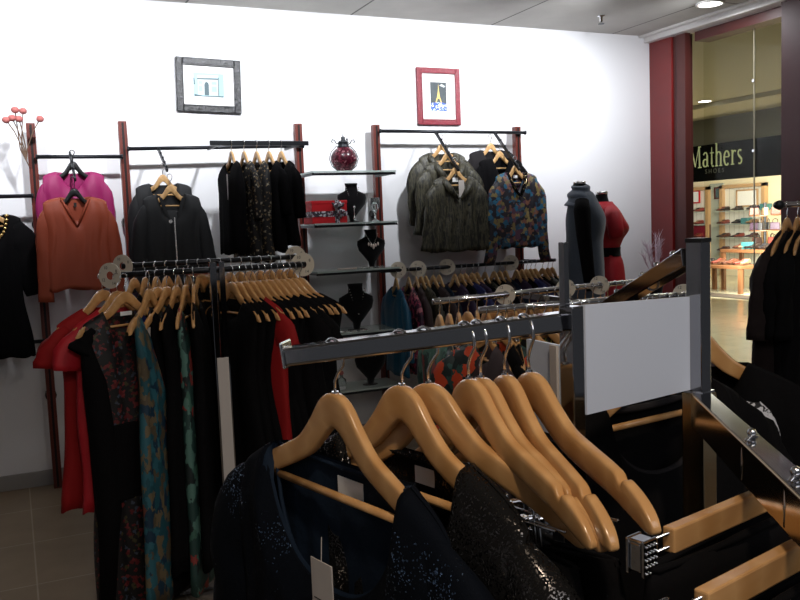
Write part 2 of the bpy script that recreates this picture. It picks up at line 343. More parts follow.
# red column, window jamb, head, mullion panel
struct(MB().box((XR+.12, 5.765, 1.58), (.24, .27, 3.16)).build('trim_1', 'redwood', bevel=.004))
c = MB(); c.box((XR+.10, 5.60, 1.58), (.16, .06, 3.16)); c.box((XR+.03, 5.52, 1.58), (.06, .10, 3.16))
struct(c.build('trim_2', 'darkwood', bevel=.003))
struct(MB().box((XR+.14, 4.93, 3.06), (.16, .98, .075)).build('trim_3', 'darkwood'))
c = MB(); c.box((XR+.02, 4.6, 3.13), (.16, 2.6, .06)); c.box((XR-.09, 4.6, 3.15), (.06, 2.6, .02))
struct(c.build('trim_4', 'white_trim', bevel=.006))
struct(MB().box((XR+.10, 4.16, 1.58), (.26, .64, 3.16)).build('trim_5', 'mullion', bevel=.004))
struct(MB().box((XR+.14, 5.2, .04), (.2, 1.0, .08)).build('trim_6', 'darkwood'))
wn = MB().box((XR+.17, 4.95, 1.56), (.012, .96, 2.96)).build('window_1', 'glass'); struct(wn)
MB().box((XR+.163, 4.90, 1.56), (.006, .010, 2.96)).build('pane_seam', 'mallceil', wn)
for z in (2.62, 2.08): MB().lathe([(.0, 0), (.012, 0), (.012, .008), (0, .008)], (XR+.15, 4.90, z), 12, 'x').build('glass_clip', 'chrome', wn)
struct(MB().box((XR+.12, 5.0, 3.3), (.24, 3.6, .28)).build('wall_right', 'mallceil'))
# mall
struct(MB().box((10.3, 10, -.05), (9.9, 17, .1)).build('floor_mall', 'mfloor'))
struct(MB().box((8.75, 10, 3.42), (7.0, 17, .1)).build('ceiling_mall', 'mallceil'))
struct(MB().box((10.9, 10, 3.34), (.9, 17, .08)).build('trim_7', 'mallceil'))
FX = 12.2
struct(MB().box((FX+.15, 10, 3.14), (.26, 17, .56)).build('wall_facade', 'mallbulk'))
dl = thing('down_light', (4.85, 4.84, CH), 'round white recessed downlight in the ceiling above the red window column', 'ceiling light')
MB().lathe([(.105, 0), (.105, -.012), (.085, -.014), (.085, -.002)], n=28, close=False).build('trim_ring', 'white_trim', dl, True)
MB().lathe([(0, -.004), (.085, -.004), (.085, -.009), (0, -.009)], n=28).build('diffuser', 'lamp', dl)
dm = thing('down_light', tuple(atX(705, 124, 10.2))[:2]+(3.37,), 'small oval downlight on the shopping centre ceiling outside the window', 'ceiling light')
MB().lathe([(0, 0), (.09, 0), (.09, -.012), (0, -.012)], n=20).build('diffuser', 'lamp', dm)
MB().lathe([(.09, 0), (.11, 0), (.11, -.01), (.09, -.01)], n=20, close=False).build('trim_ring', 'white_trim', dm)
p = (4.28, 5.39, CH); sp_ = thing('fire_sprinkler', p, 'small metal sprinkler head under the ceiling near the back wall', 'sprinkler')
MB().lathe([(.03, 0), (.03, -.006), (.012, -.01), (.012, -.045), (.004, -.05)], n=14).build('sprinkler_body', 'chrome', sp_, True)
MB().lathe([(0, -.062), (.024, -.062), (.024, -.066), (0, -.066)], n=14).build('deflector', 'iron', sp_)
# ---------------------------------------------------------------- shoe shop
sg = thing('shop_sign', (FX, 11.0, 2.54), 'dark fascia sign with cream serif lettering of the shoe shop across the mall', 'sign')
MB().box((.06, 0, 0), (.14, 8.0, .68)).build('fascia_board', 'sign', sg)
def strokes(mb, lines, x0, y0, sc_, base):
    for pts in lines:
        for i in range(len(pts)-1):
            (ax, ay, aw), (bx, by, bw) = pts[i], pts[i+1]
            d = Vector((bx-ax, by-ay)); n = Vector((-d.y, d.x)).normalized() if d.length > 1e-6 else Vector((0, 1))
            q = [(ax+n.x*aw/2, ay+n.y*aw/2), (bx+n.x*bw/2, by+n.y*bw/2), (bx-n.x*bw/2, by-n.y*bw/2), (ax-n.x*aw/2, ay-n.y*aw/2)]
            mb.prism([(-(x0+p[0])*sc_, (y0+p[1])*sc_*VS) for p in q], base, base-.005, 'yz')
def arc(cx, cy, rx, ry, a0, a1, w0, w1, n=14):
    return [(cx+rx*math.cos(R(a0+(a1-a0)*i/n)), cy+ry*math.sin(R(a0+(a1-a0)*i/n)), w0+(w1-w0)*abs(math.sin(R(a0+(a1-a0)*i/n)+PI/2))) for i in range(n+1)]
def serif(x, y, w=.22): return [(x-w/2, y, .05), (x+w/2, y, .05)]
T, t = .115, .045; VS = 1.4
LET = {
 'M': (1.12, [[(.16, 0, t), (.2, 1.0, t)], [(.2, 1.0, T), (.52, .1, T*.8)], [(.52, .05, t), (.86, 1.0, t)], [(.88, 1.0, T), (.92, 0, T)], serif(.14, .02, .26), serif(.93, .02, .32), serif(.16, .98, .24), serif(.92, .98, .24)]),
 'a': (.56, [arc(.26, .52, .16, .16, 160, 10, .06, .08), [(.42, .55, .13), (.42, .08, .13)], [(.42, .1, .1), (.53, .03, .04)], arc(.25, .2, .18, .17, 60, 330, .04, .13)]),
 't': (.42, [[(.2, .9, .04), (.2, .12, .13)], arc(.3, .14, .1, .12, 190, 310, .08, .05), [(.06, .64, .05), (.36, .64, .05)]]),
 'h': (.66, [[(.14, 1.05, .12), (.14, 0, .12)], arc(.32, .46, .18, .19, 165, 0, .05, .12), [(.5, .46, .12), (.5, 0, .12)], serif(.14, .02, .24), serif(.5, .02, .24), serif(.1, 1.04, .14)]),
 'e': (.56, [arc(.28, .33, .21, .32, 10, 310, .06, .13), [(.08, .38, .05), (.48, .38, .05)]]),
 'r': (.46, [[(.14, .64, .12), (.14, 0, .12)], arc(.31, .44, .16, .18, 160, 50, .05, .12), serif(.15, .02, .26), serif(.11, .64, .14)]),
 's': (.46, [arc(.23, .49, .14, .14, 40, 230, .06, .1), [(.13, .4, .11), (.34, .24, .11)], arc(.22, .17, .15, .15, 50, -130, .06, .1)])}
yl, yr = atX(690, 160, FX).y, atX(744, 158, FX).y
tw = sum(LET[ch][0]+.05 for ch in 'Mathers'); k_ = (yl-yr)/tw
x = 0
for ch in 'Mathers':
    mb = MB(); strokes(mb, LET[ch][1], 0, 0, k_, 0)
    mb.build('letter', 'letter', sg, loc=(-.012, (yl-11.0)-x*k_, atX(700, 168, FX).z-2.54)); x += LET[ch][0]+.05
text_mesh('lettering', 'S H O E S', .115, M['letterdim'], sg, (-.014, atX(715, 171, FX).y-11.0, atX(715, 171, FX).z-2.54), (PI/2, 0, -PI/2), .003)
BX = 16.2
struct(MB().box((BX+.1, 13, 1.5), (.2, 10, 3.2)).build('wall_shoe_shop', 'cream'))
struct(MB().box((14.3, 13, 2.95), (4.0, 10, .1)).build('ceiling_shoe_shop', 'cream'))
struct(MB().box((FX+.1, 11, .004), (.5, 9, .012)).build('trim_8', mat('dark_threshold', s(60, 52, 46), .5)))
struct(MB().box((14.9, 13, -.03), (4.6, 10, .08)).build('floor_shoe_shop', 'mfloor'))
yr_ = atX(770, 200, BX).y
# shelving bays: slat panel, timber uprights, glass shelves
BAYS = [(686, 711), (725, 767)]
def shoe(x, y, z, mt, rz, label):
    sh = thing('shoe', (x, y, z), label, 'shoe', rz, 'shoes displayed in the shoe shop')
    pr = [(-.13, 0), (-.13, .07), (-.10, .095), (-.05, .09), (.0, .055), (.08, .045), (.13, .03), (.145, .012), (.145, 0)]
    MB().prism(pr, -.04, .04).build('upper', mt, sh, bevel=.014)
    MB().prism([(-.135, -.001), (-.135, -.02), (-.07, -.02), (-.05, -.006), (.15, -.01), (.15, .002)], -.042, .042).build('sole', M['track'], sh, loc=(0, 0, .02)); sh.location.z += .0
    return sh
rng = random.Random(5)
BAYN = ['left', 'right']; SHN = ['lowest', 'second lowest', 'second highest', 'highest']
for bi, (pa, pb) in enumerate(BAYS):
    ya, yb = atX(pa, 220, BX).y, atX(pb, 220, BX).y
    bay = thing('display_bay', (BX-.02, (ya+yb)/2, 0), f'cream slatwall shoe shelving bay, {BAYN[bi]} one of the two seen through the window', 'shelving')
    wd = ya-yb
    MB().box((-.01, 0, 1.2), (.04, wd, 1.9)).build('slat_panel', 'slat', bay)
    for yy in (-wd/2, wd/2): MB().box((-.06, yy, 1.12), (.12, .10, 2.24)).build('upright', 'tan', bay)
    MB().box((-.06, 0, 2.2), (.12, wd+.1, .08)).build('top_rail', 'tan', bay)
    for zi, zz in enumerate((.62, .95, 1.28, 1.6)):
        MB().box((-.2, 0, zz), (.34, wd-.12, .012)).build('glass_shelf', 'shelfglass', bay)
        n = int(wd/.36)
        for i in range(n):
            yy = (ya+yb)/2 - wd/2 + .25 + i*(wd-.4)/max(1, n-1)
            for q in (0, .1): shoe(BX-.2, yy+q-.05, zz+.026, SH[rng.randrange(6)], PI+rng.uniform(-.3, .3), f'{ORD[2*i+(q > 0)]} small shoe from the left on the {SHN[zi]} shelf, {BAYN[bi]} shoe bay')
struct(MB().box((BX-.03, atX(718, 220, BX).y, 1.25), (.05, atX(712, 220, BX).y-atX(725, 220, BX).y, 2.1)).build('wall_grey_panel', mat('grey_green_panel', s(168, 176, 168), .5)))
for (px, py, wd, ht, fr, lb, pic) in ((694, 197, .38, .30, 'giftred', 'small red framed notice on the shoe shop wall', 'mount'), (747, 198, .62, .38, 'tan', 'small tan framed white notice high in the right shoe bay', 'mount'), (719, 193, .26, .26, 'darkwood', 'small dark framed picture on the grey shoe shop panel', 'shadeprint'), (701, 233, .6, .4, 'darkwood', 'brown framed red notice low in the left shoe bay', 'framer')):
    q = atX(px, py, BX-.09); t_ = thing('notice_frame', q, lb, 'notice')
    fb = MB()
    for yy in (-wd/2, wd/2): fb.box((0, yy, 0), (.03, .035, ht+.035))
    for zz in (-ht/2, ht/2): fb.box((0, 0, zz), (.03, wd, .035))
    fb.build('frame', fr, t_); MB().box((.005, 0, 0), (.01, wd, ht)).build('picture', pic, t_)
def table(x, y, lx, ly, h, lb):
    t_ = thing('display_table', (x, y, 0), lb, 'table')
    MB().box((0, 0, h), (lx, ly, .06)).build('tabletop', 'table', t_, bevel=.005)
    for a in (-1, 1):
        for b in (-1, 1): MB().box((a*(lx/2-.05), b*(ly/2-.05), h/2), (.07, .07, h)).build('leg', 'table', t_)
    for a in range(int(ly/.3)):
        for b in (0, .11): shoe(x, y-ly/2+.16+a*.3+b, h+.055, SH[rng.randrange(6)], PI+rng.uniform(-.4, .4), f'{ORD[2*a+(b > 0)]} small shoe from the left on the {lb.split()[0]} display table')
q = atX(727, 262, 12.9); table(12.9, q.y, .6, 1.25, .52, 'low brown display table by the shoe shop entrance')
q = atX(752, 262, 13.5); table(13.5, q.y, .6, 1.1, .80, 'tall brown display table behind the low one by the shoe shop doorway')
st = thing('shoe_rack', (13.9, atX(765, 215, 13.9).y, 0), 'tall dark revolving rack of handbags and boots in the shoe shop', 'display rack')
MB().lathe([(.3, 0), (.3, .04), (.03, .06), (.03, 1.75), (0, 1.75)], n=16).build('stand', 'iron', st)
for zz in (.9, 1.2, 1.5):
    MB().lathe([(0, zz-.02), (.3, zz-.02), (.3, zz), (0, zz)], n=16).build('tier', 'table', st)
for i in range(12):
    zz = (.9, 1.2, 1.5)[i % 3]; a = i*PI/2+.4*(i % 3)
    h = thing('handbag', (13.9+.2*math.cos(a), st.location.y+.2*math.sin(a), zz), f'small handbag on the {["lowest", "middle", "highest"][i % 3]} tier of the revolving rack, {["nearest the back", "left", "nearest the mall", "right"][(i//3) % 4]} side', 'handbag', a, 'handbags on the revolving rack')
    MB().prism([(-.1, 0), (.1, 0), (.085, .15), (-.085, .15)], -.04, .04).build('bag_body', SH[(i*5) % 6], h, bevel=.012)
    MB().tube([(-.05, 0, .145), (-.045, 0, .2), (0, 0, .225), (.045, 0, .2), (.05, 0, .145)], .007, 6).build('handle', M['track'], h)
for i, (px, py) in enumerate(((733, 222), (748, 256), (752, 212))):
    q = atX(px, py, 15.6 if i != 1 else 13.5)
    if i == 1: q.z = .83
    elif i == 0: q.z = 1.286
    else: q.z = 1.606
    b = MB().box((0, 0, .07), (.18, .2, .14)).build('shoe_box', 'turq', loc=q if i == 1 else (BX-.16, q.y, q.z), bevel=.004)
    tag(b, ['turquoise box on a middle shelf of the shoe shop', 'turquoise box on the tall display table of the shoe shop', 'turquoise box on the top shelf of the shoe shop'][i], 'box')
# ================================================================= HANGERS AND GARMENTS
AP = -.068          # top of the wooden hump below the rail top
def lerp_tab(tab, x):
    for (a, p), (b, q) in zip(tab, tab[1:]):
        if x <= b:
            k = (x-a)/(b-a); k = k*k*(3-2*k) if len(tab) < 4 else k; return p+(q-p)*k
    return tab[-1][1]
def catmull(tab, x):
    n = len(tab)
    for i in range(n-1):
        if x <= tab[i+1][0] or i == n-2:
            x0, y0 = tab[i]; x1, y1 = tab[i+1]; k = min(1, max(0, (x-x0)/(x1-x0)))
            m0 = 0 if i == 0 else (y1-tab[i-1][1])/(x1-tab[i-1][0])
            m1 = (tab[i+2][1]-y0)/(tab[i+2][0]-x0) if i+2 < n else (y1-y0)/(x1-x0)
            h = x1-x0
            return (2*k**3-3*k**2+1)*y0+(k**3-2*k**2+k)*h*m0+(-2*k**3+3*k**2)*y1+(k**3-k**2)*h*m1
HT = [(0, 0), (.07, -.003), (.14, -.013), (.24, -.040), (.36, -.066), (.5, -.082), (.7, -.102), (.88, -.124), (1, -.147)]
HB = [(0, -.045), (.06, -.051), (.14, -.067), (.24, -.086), (.36, -.101), (.5, -.115), (.7, -.134), (.88, -.155), (1, -.168)]
HL = .224
def hanger_top(x): return AP + catmull(HT, min(1, abs(x)/HL))
def make_wood_hanger(wood='wood', fine=False, bar=True, clips=False, metal='chrome', nm='wooden_hanger', HL=HL):
    h = thing(nm, (0, 0, 0), '', 'hanger')
    N = 141 if fine else 25
    mb = MB(); vs = []; fs = []; K = 16 if fine else 8
    for i in range(N):
        u = -1+2*i/(N-1); a = abs(u); zt = catmull(HT, a); zb = catmull(HB, a)
        if fine: zt -= .0085*math.exp(-((a-.78)/.017)**2)
        th = .0074-.0006*a; yo = -.012*(a**2)
        zc, hh = (zt+zb)/2, (zt-zb)/2
        if a > .93: sh = math.sqrt(max(0.02, 1-((a-.93)/.072)**2)); hh *= sh; th *= .5+.5*sh
        for k in range(K):
            t_ = 2*PI*(k+.5)/K; cc, ss = math.cos(t_), math.sin(t_); e = .38
            vs.append((u*HL, yo+th*math.copysign(abs(cc)**e, cc), AP+zc+hh*math.copysign(abs(ss)**e, ss)))
    for i in range(N-1):
        for k in range(K): fs.append((i*K+k, i*K+(k+1) % K, (i+1)*K+(k+1) % K, (i+1)*K+k))
    fs.append(tuple(range(K))); fs.append(tuple((N-1)*K+k for k in range(K)))
    mb.add(vs, fs); mb.build('hanger_body', wood, h, True)
    pts = []; r = .0215 if fine else .0155; cz = -r+.001
    for i in range(15 if fine else 9):
        a = R(200-(200+5)*i/(14 if fine else 8)); pts.append((r*math.cos(a), 0, cz+r*math.sin(a)))
    pts += [(r-.001, 0, cz-.010), (.008, 0, cz-.022), (.001, 0, cz-.032), (0, 0, AP-.004)]
    hk = MB().tube(pts, .0020 if fine else .0026, 8 if fine else 5); hk.ball(pts[0], .0032, 8)
    hk.build('hook', metal, h, True)
    if fine: MB().lathe([(.0045, AP+.002), (.0045, AP-.002)], n=10).build('ferrule', metal, h)
    if bar:
        MB().tube([(-HL*.70, -.006, AP-.132), (HL*.70, -.006, AP-.132)], .0055, 10 if fine else 6).build('crossbar', wood, h, True)
    if clips:
        MB().tube([(-.15, -.004, AP-.158), (.15, -.004, AP-.158)], .0018, 6).build('clip_rod', metal, h, True)
        for sx in (-1, 1):
            cb = MB(); cb.box((sx*.07, -.006, AP-.172), (.02, .018, .034)); cb.box((sx*.07, -.017, AP-.165), (.012, .004, .04))
            cb.build('clip', metal, h, bevel=.002)
    return h
def make_black_hanger():
    h = thing('plastic_hanger', (0, 0, 0), '', 'hanger')
    N = 31; mb = MB(); vs = []; fs = []; K = 6
    for i in range(N):
        u = -1+2*i/(N-1); a = abs(u); zt = catmull(HT, a); zb = max(catmull(HB, a), zt-.05) if a > .1 else zt-.05
        for k in range(K):
            t_ = 2*PI*(k+.5)/K; vs.append((u*.16, .005*math.cos(t_)*(1-.3*a), AP+(zt+zb)/2+(zt-zb)/2*math.sin(t_)))
    for i in range(N-1):
        for k in range(K): fs.append((i*K+k, i*K+(k+1) % K, (i+1)*K+(k+1) % K, (i+1)*K+k))
    fs.append(tuple(range(K))); fs.append(tuple((N-1)*K+k for k in range(K)))
    mb.add(vs, fs).build('hanger_body', 'blackplastic', h, True)
    r = .014; pts = [(r*math.cos(R(210-22*i)), 0, -r+r*math.sin(R(210-22*i))) for i in range(11)]+[(.003, 0, -.036), (0, 0, AP-.01)]
    MB().tube(pts, .003, 6).build('hook', 'blackplastic', h, True)
    return h
SHN_ = dict(slope=None, hf=.09, w=.2)
def shoulder(x):
    x = abs(x); sl, hf, w_ = SHN_['slope'], SHN_['hf'], SHN_['w']
    if sl is None or x <= hf: return hanger_top(x)
    return hanger_top(hf)-(x-hf)*sl-.016*min(1, x/w_)**9
def cloth_body(w=.215, L=.65, neck=('scoop', .09, .10, .02), prof=((0, 1), (.25, 1.03), (.6, .98), (1, 1.1)), T=.05, fold=.010, freq=5, seed=0, nu=48, nv=22, hem=.008, drop=.006, slope=None, tn=.016, t0=.009):
    SHN_['slope'] = slope; SHN_['hf'] = neck[1]; SHN_['w'] = w
    rg = random.Random(seed); ph = [rg.uniform(0, 6.28) for _ in range(6)]
    kind, hf, df, db = neck; zh = AP-.13-L
    vs = []; fs = []
    def top(x, front):
        z0 = shoulder(x)+drop
        if abs(x) < hf:
            q = abs(x)/hf; ze = shoulder(hf)+drop
            dd = df if front else db
            sh = {'scoop': math.sqrt(max(0, 1-q**2.2)), 'v': (1-q)**.9, 'square': min(1, (1-q)*5), 'crew': math.sqrt(max(0, 1-q*q))}[kind]
            return ze-dd*sh
        return z0
    for j in range(nv+1):
        v = j/nv; vv = v**1.25
        W = w*catmull(prof, v) if len(prof) > 2 else w
        for i in range(nu):
            th = 2*PI*(i+.5)/nu; cu, su = math.cos(th), math.sin(th); front = su < 0
            u = math.copysign(abs(cu)**.85, cu)
            zt = top(u*w*.995, front); z = zt*(1-vv)+(zh+hem*math.sin(5*th+ph[0]))*vv
            Ty = t0+(T-t0)*min(1, v*4)**.7
            if abs(u*w) < hf and v < .25: Ty = max(Ty, tn)
            elif j == 0: Ty = .0012
            elif j == 1: Ty *= .8
            y = math.copysign(abs(su)**.6, su)*Ty
            f = fold*min(1, v*2.2+.12)
            y += f*((1-2*abs(math.sin((freq*u*2+ph[1]+v*1.2)/2))**.8)+.5*math.sin(freq*u*4.3+ph[2]-v*2)+.35*math.sin(freq*u*7+ph[5]+v*3))*.6*(1-abs(u)**6)
            x = u*W+f*.7*math.sin(6*v+ph[3])+.3*f*math.sin(13*v+ph[4]+i*.1)
            vs.append((x, y-.012*min(1, v*5)-.012*(min(1, abs(u*w)/HL)**2)*(1-v), z))
    for j in range(nv):
        for i in range(nu): fs.append((j*nu+i, j*nu+(i+1) % nu, (j+1)*nu+(i+1) % nu, (j+1)*nu+i))
    mb = MB(); mb.add(vs, fs); return mb
def cloth_sleeve(side, w=.215, length=.5, ang=10, r0=(.075, .038), r1=(.05, .028), seed=0, n=14, nj=14, fold=.006, fwd=0):
    rg = random.Random(seed+side+7); ph = [rg.uniform(0, 6.28) for _ in range(4)]
    sx0 = w-(.045 if SHN_['slope'] is None else .034); vs = []; fs = []; p = Vector((side*sx0, -.014, shoulder(sx0)-(.046 if SHN_['slope'] is None else .042))); d = length/nj; fwdv = fwd
    a0 = 48 if SHN_['slope'] is None else 26
    for j in range(nj+1):
        v = j/nj; a = ang+(a0-ang)*max(0, 1-v*length/.16)**1.3; a += 3*math.sin(v*4+ph[0])
        dr = Vector((side*math.sin(R(a)), -fwdv*v, -math.cos(R(a)))).normalized()
        nx = Vector((side*math.cos(R(a)), 0, math.sin(R(a))))
        rx = r0[0]+(r1[0]-r0[0])*v; ry = r0[1]+(r1[1]-r0[1])*v
        for k in range(n):
            t_ = 2*PI*k/n; q = (1+fold/.04*math.sin(3*t_+ph[1]+v*5)*min(1, v*3+.2)+.05*math.sin(v*22+ph[2]+t_))*min(1, (.55 if SHN_['slope'] is None else .52)+v*length/.10*.5)
            vs.append(p+nx*rx*math.cos(t_)*q+Vector((0, 1, 0))*ry*math.sin(t_)*q)
        p = p+dr*d
    for j in range(nj):
        for k in range(n): fs.append((j*n+k, j*n+(k+1) % n, (j+1)*n+(k+1) % n, (j+1)*n+k))
    mb = MB(); mb.add(vs, fs)
    c0 = len(mb.v); cc = sum((Vector(v) for v in vs[:n]), Vector())/n; mb.v.append(tuple(cc)); mb.f += [(c0, (k+1) % n, k) for k in range(n)]
    return mb
def garment(name, cat, mt, sleeves=None, trim=None, lab=None, body='body', sub=0, **kw):
    g = thing(name, (0, 0, 0), '', cat)
    b = cloth_body(**kw).build(body, mt, g, True, solid=.0016)
    if sub: q = b.modifiers.new('sub', 'SUBSURF'); q.levels = q.render_levels = sub
    if sleeves:
        sl = dict(sleeves); sm = sl.pop('mat', mt)
        for sd in (-1, 1):
            if sl.get('only') and sl['only'] != sd: continue
            s2 = {k: v for k, v in sl.items() if k != 'only'}
            cloth_sleeve(sd, w=kw.get('w', .215), seed=kw.get('seed', 0), **s2).build('sleeve', sm, g, True, solid=.0016)
    return g
def neck_rim(g, mt, neck, r=.004, front=True, name='neckline', yb=.014):
    kind, hf, df, db = neck; ze = hanger_top(hf)+.006
    for sgn, dd in ((-1, df), (1, db)):
        pts = []
        for i in range(25):
            q = -1+2*i/24; sh = {'scoop': math.sqrt(max(0, 1-abs(q)**2.2)), 'v': (1-abs(q))**.9, 'crew': math.sqrt(max(0, 1-q*q)), 'square': min(1, (1-abs(q))*5)}[kind]
            pts.append((q*hf, sgn*(yb*math.sqrt(max(0.05, 1-q*q)))-.004, ze-dd*sh))
        MB().tube(pts, r, 6).build(name, mt, g, True)
def price_tag(g, x, y, z, w=.04, h=.09, rz=0, writing=True):
    t_ = MB().box((0, 0, -h/2), (w, .0012, h)).build('price_tag', 'tag', g, loc=(x, y, z)); t_.rotation_euler = (0, 0, rz)
    if writing:
        b = MB()
        for i in range(5): b.box((0, -.0009, -.045*h/.09-i*.009), (w*(.8-.1*(i % 3)), .0004, .0014))
        b.build('printed_lines', 'ink', t_)
    MB().tube([(0, 0, 0), (0, .002, .03)], .0006, 4).build('string', 'tag', t_)
    return t_
def care_label(g, x=0, z=None, w=.045, h=.03, y=.006):
    z = z if z is not None else hanger_top(.07)-.05
    MB().box((x, y, z), (w, .001, h)).build('care_label', 'mount', g)
# ================================================================= WALL DISPLAY SYSTEM
PX = [.17, .72, 1.915, 2.515, 3.745]; PN = ['leftmost', 'second', 'third', 'fourth', 'rightmost']
PL = ['reddish timber wall post beside the pink bobble twigs, leftmost', 'reddish timber wall post between the orange blouse and the black jackets', 'reddish timber wall post left of the red lantern and glass shelves', 'reddish timber wall post right of the red lantern', 'reddish timber wall post behind the blue and ochre floral blouse, rightmost']
for i, x in enumerate(PX):
    pz = 2.33 if i == 0 else 2.35
    p = thing('wall_post', (x, 5.78, 0), PL[i], 'post', 0, 'timber wall posts')
    MB().box((0, .02, pz/2), (.052, .05, pz)).build('timber_upright', 'post', p, bevel=.003)
    MB().box((0, -.007, pz/2), (.014, .004, pz-.02)).build('slotted_track', 'track', p)
    for zz in (.6, 1.7): MB().lathe([(.035, 0), (.035, .072)], (0, .045, zz), 12, 'y').build('wall_spacer', 'track', p)
def rail(name, a, b, lab, r=.0125, cat='rail', mt='rail', caps=True):
    a, b = Vector(a), Vector(b); o = thing(name, a, lab, cat); MB().tube([(0, 0, 0), b-a], r, 12).build('tube', mt, o, True)
    if caps:
        d = (b-a).normalized()
        for q, e in ((Vector(), -1), (b-a, 1)): MB().tube([q-d*.006, q+d*.006], r*1.3, 12).build('end_cap', mt, o, True)
    return o
YR = 5.745
rail('hanging_rail', (.19, YR, 2.118), (.70, YR, 2.118), 'black wall rail above the magenta and orange blouses')
rail('hanging_rail', (-.75, YR, 1.878), (.15, YR, 1.878), 'black wall rail at the far left above the gold necked black top')
rail('hanging_rail', (-.75, YR, .966), (.15, YR, .966), 'low black wall rail at the left behind the red dress')
rail('hanging_rail', (.74, YR, 2.168), (1.93, YR, 2.19), 'long black wall rail above the two black jackets')
rail('hanging_rail', (2.53, YR, 2.30), (3.79, YR, 2.30), 'black wall rail above the olive jackets and floral blouse')
ro = thing('outrigger_rail', (1.22, 5.42, 2.175), 'forward black rail carrying the short row of black and sequined tops', 'rail')
MB().box((.31, 0, 0), (.66, .014, .03)).build('bar', 'rail', ro, bevel=.002)
for x in (.04, .58): MB().box((x, .165, -.006), (.012, .34, .02)).build('bracket_arm', 'rail', ro)
low = thing('hanging_rail', (2.38, 5.5, 1.285), 'low black rail full of hangers under the olive jackets', 'rail')
MB().tube([(0, 0, 0), (1.5, 0, 0)], .0135, 12).build('tube', 'rail', low, True)
for x in (.16, 1.38): MB().box((x, .13, -.004), (.014, .28, .022)).build('bracket_arm', 'rail', low)
def waterfall(x, y0, z0, y1, z1, lab, n=5):
    o = thing('waterfall_arm', (x, y0, z0), lab, 'display arm'); d = Vector((0, y1-y0, z1-z0))
    MB().beam((0, 0, 0), d, .014, .022).build('arm', 'rail', o, bevel=.002)
    for i in range(n):
        q = d*((i+.6)/n); MB().ball(q+Vector((0, 0, .015)), .009, 8).build('stud', 'rail', o, True)
    return o
waterfall(.385, YR, 2.14, 5.45, 1.955, 'black stepped arm holding the magenta and orange blouses', 4)
waterfall(.93, YR, 2.17, 5.45, 2.005, 'black stepped arm holding the two black jackets')
waterfall(2.985, YR, 2.30, 5.40, 1.985, 'stepped arm holding the three olive jackets', 6)
waterfall(3.505, YR, 2.30, 5.40, 1.985, 'stepped arm holding the floral blouse and dark jackets', 6)
# ---- wall garments
WH = make_wood_hanger('wood_pale', HL=.165); BH = make_black_hanger()
def place(g, loc, rz, lab, grp=None):
    g.location = loc; g.rotation_euler = (0, 0, rz); g['label'] = lab
    if grp: g['group'] = grp
    return g
LV = dict(nu=60, nv=26, T=.034, slope=.20, t0=.013, drop=.013)
put(BH, (.39, 5.62, 2.148), R(2), 'black plastic hanger under the magenta blouse')
place(garment('blouse', 'blouse', 'magenta', dict(length=.56, ang=3, r0=(.05, .026), r1=(.04, .02)), w=.178, L=.52, neck=('v', .10, .13, .012), seed=3, fold=.014, **LV), (.39, 5.62, 2.148), R(2), 'magenta long sleeved blouse hanging behind the orange one')
put(BH, (.375, 5.46, 1.975), R(1), 'black plastic hanger under the orange blouse')
g = place(garment('blouse', 'blouse', 'orange', dict(length=.56, ang=3, r0=(.05, .026), r1=(.042, .02)), w=.180, L=.48, neck=('v', .08, .17, .012), seed=5, fold=.014, hem=.012, **LV), (.375, 5.46, 1.975), R(1), 'orange long sleeved v-neck blouse in front of the magenta one')
fd = MB()
for sd in (-1, 1): fd.tube([(sd*.08, -.028, hanger_top(.08)), (sd*.05, -.034, hanger_top(.08)-.06), (0, -.042, hanger_top(.08)-.17)], [.006, .009, .004], 6)
fd.build('neck_fold', 'orange', g, True)
MB().box((0, .0, hanger_top(.08)-.035), (.016, .001, .025)).build('care_label', 'ink', g)
for (x, y, z, lb, L_, sd) in ((.925, 5.60, 2.06, 'black satin jacket behind the zip fronted black jacket', .46, 11), (.945, 5.47, 1.985, 'black zip fronted jacket in front on the stepped arm', .52, 12)):
    put(WH, (x, y, z), R(1), 'pale wooden hanger under the '+lb)
    g = place(garment('jacket', 'jacket', 'blacksatin', dict(length=.56, ang=4, r0=(.055, .028), r1=(.045, .022)), w=.175, L=L_, neck=('square', .085, .10, .012), seed=sd, fold=.013, **LV), (x, y, z), R(1), lb)
    if sd == 12:
        MB().box((0, -.075, hanger_top(.08)-.34), (.008, .004, .40)).build('zip', 'silver', g)
        for s_ in (-1, 1): MB().prism([(s_*.085, hanger_top(.08)), (s_*.06, hanger_top(.08)-.02), (s_*.015, hanger_top(.08)-.16), (s_*.05, hanger_top(.08)-.12)], -.045, -.034).build('lapel', 'blacksatin', g)
        MB().lathe([(.012, 0), (.012, .006)], (-.02, -.052, hanger_top(.08)-.165), 12, 'y').build('buckle', 'silver', g)
# short row on the outrigger (seen three quarter)
row = [('black', .30, None, 'sleeveless black top with a pale tag, first on the forward rail', .56), ('lace', .34, 1, 'gold flecked black lace top, second on the forward rail', .6), ('lace', .30, None, 'narrow lace top in the middle of the forward rail', .62), ('black', .32, 1, 'black top fourth on the forward rail', .56), ('black', .34, 1, 'black top at the right end of the forward rail by the post', .52)]
for i, (mt, sl, sv, lb, L_) in enumerate(row):
    x = 1.335+i*.083; q = (x, 5.42, 2.192); rz = R(-83+i*2)
    put(WH, q, rz, 'pale wooden hanger of the '+lb)
    g = place(garment('top', 'top', mt, dict(length=sl, ang=6, r0=(.07, .03), r1=(.05, .02)) if sv else None, w=.165, L=L_-.03, neck=('scoop', .08, .09, .012), seed=20+i, fold=.016, T=.045, nu=28, nv=14), q, rz, lb)
    if i == 0: MB().box((.06, -.06, -.30), (.012, .002, .16)).build('price_tag', 'tag', g)
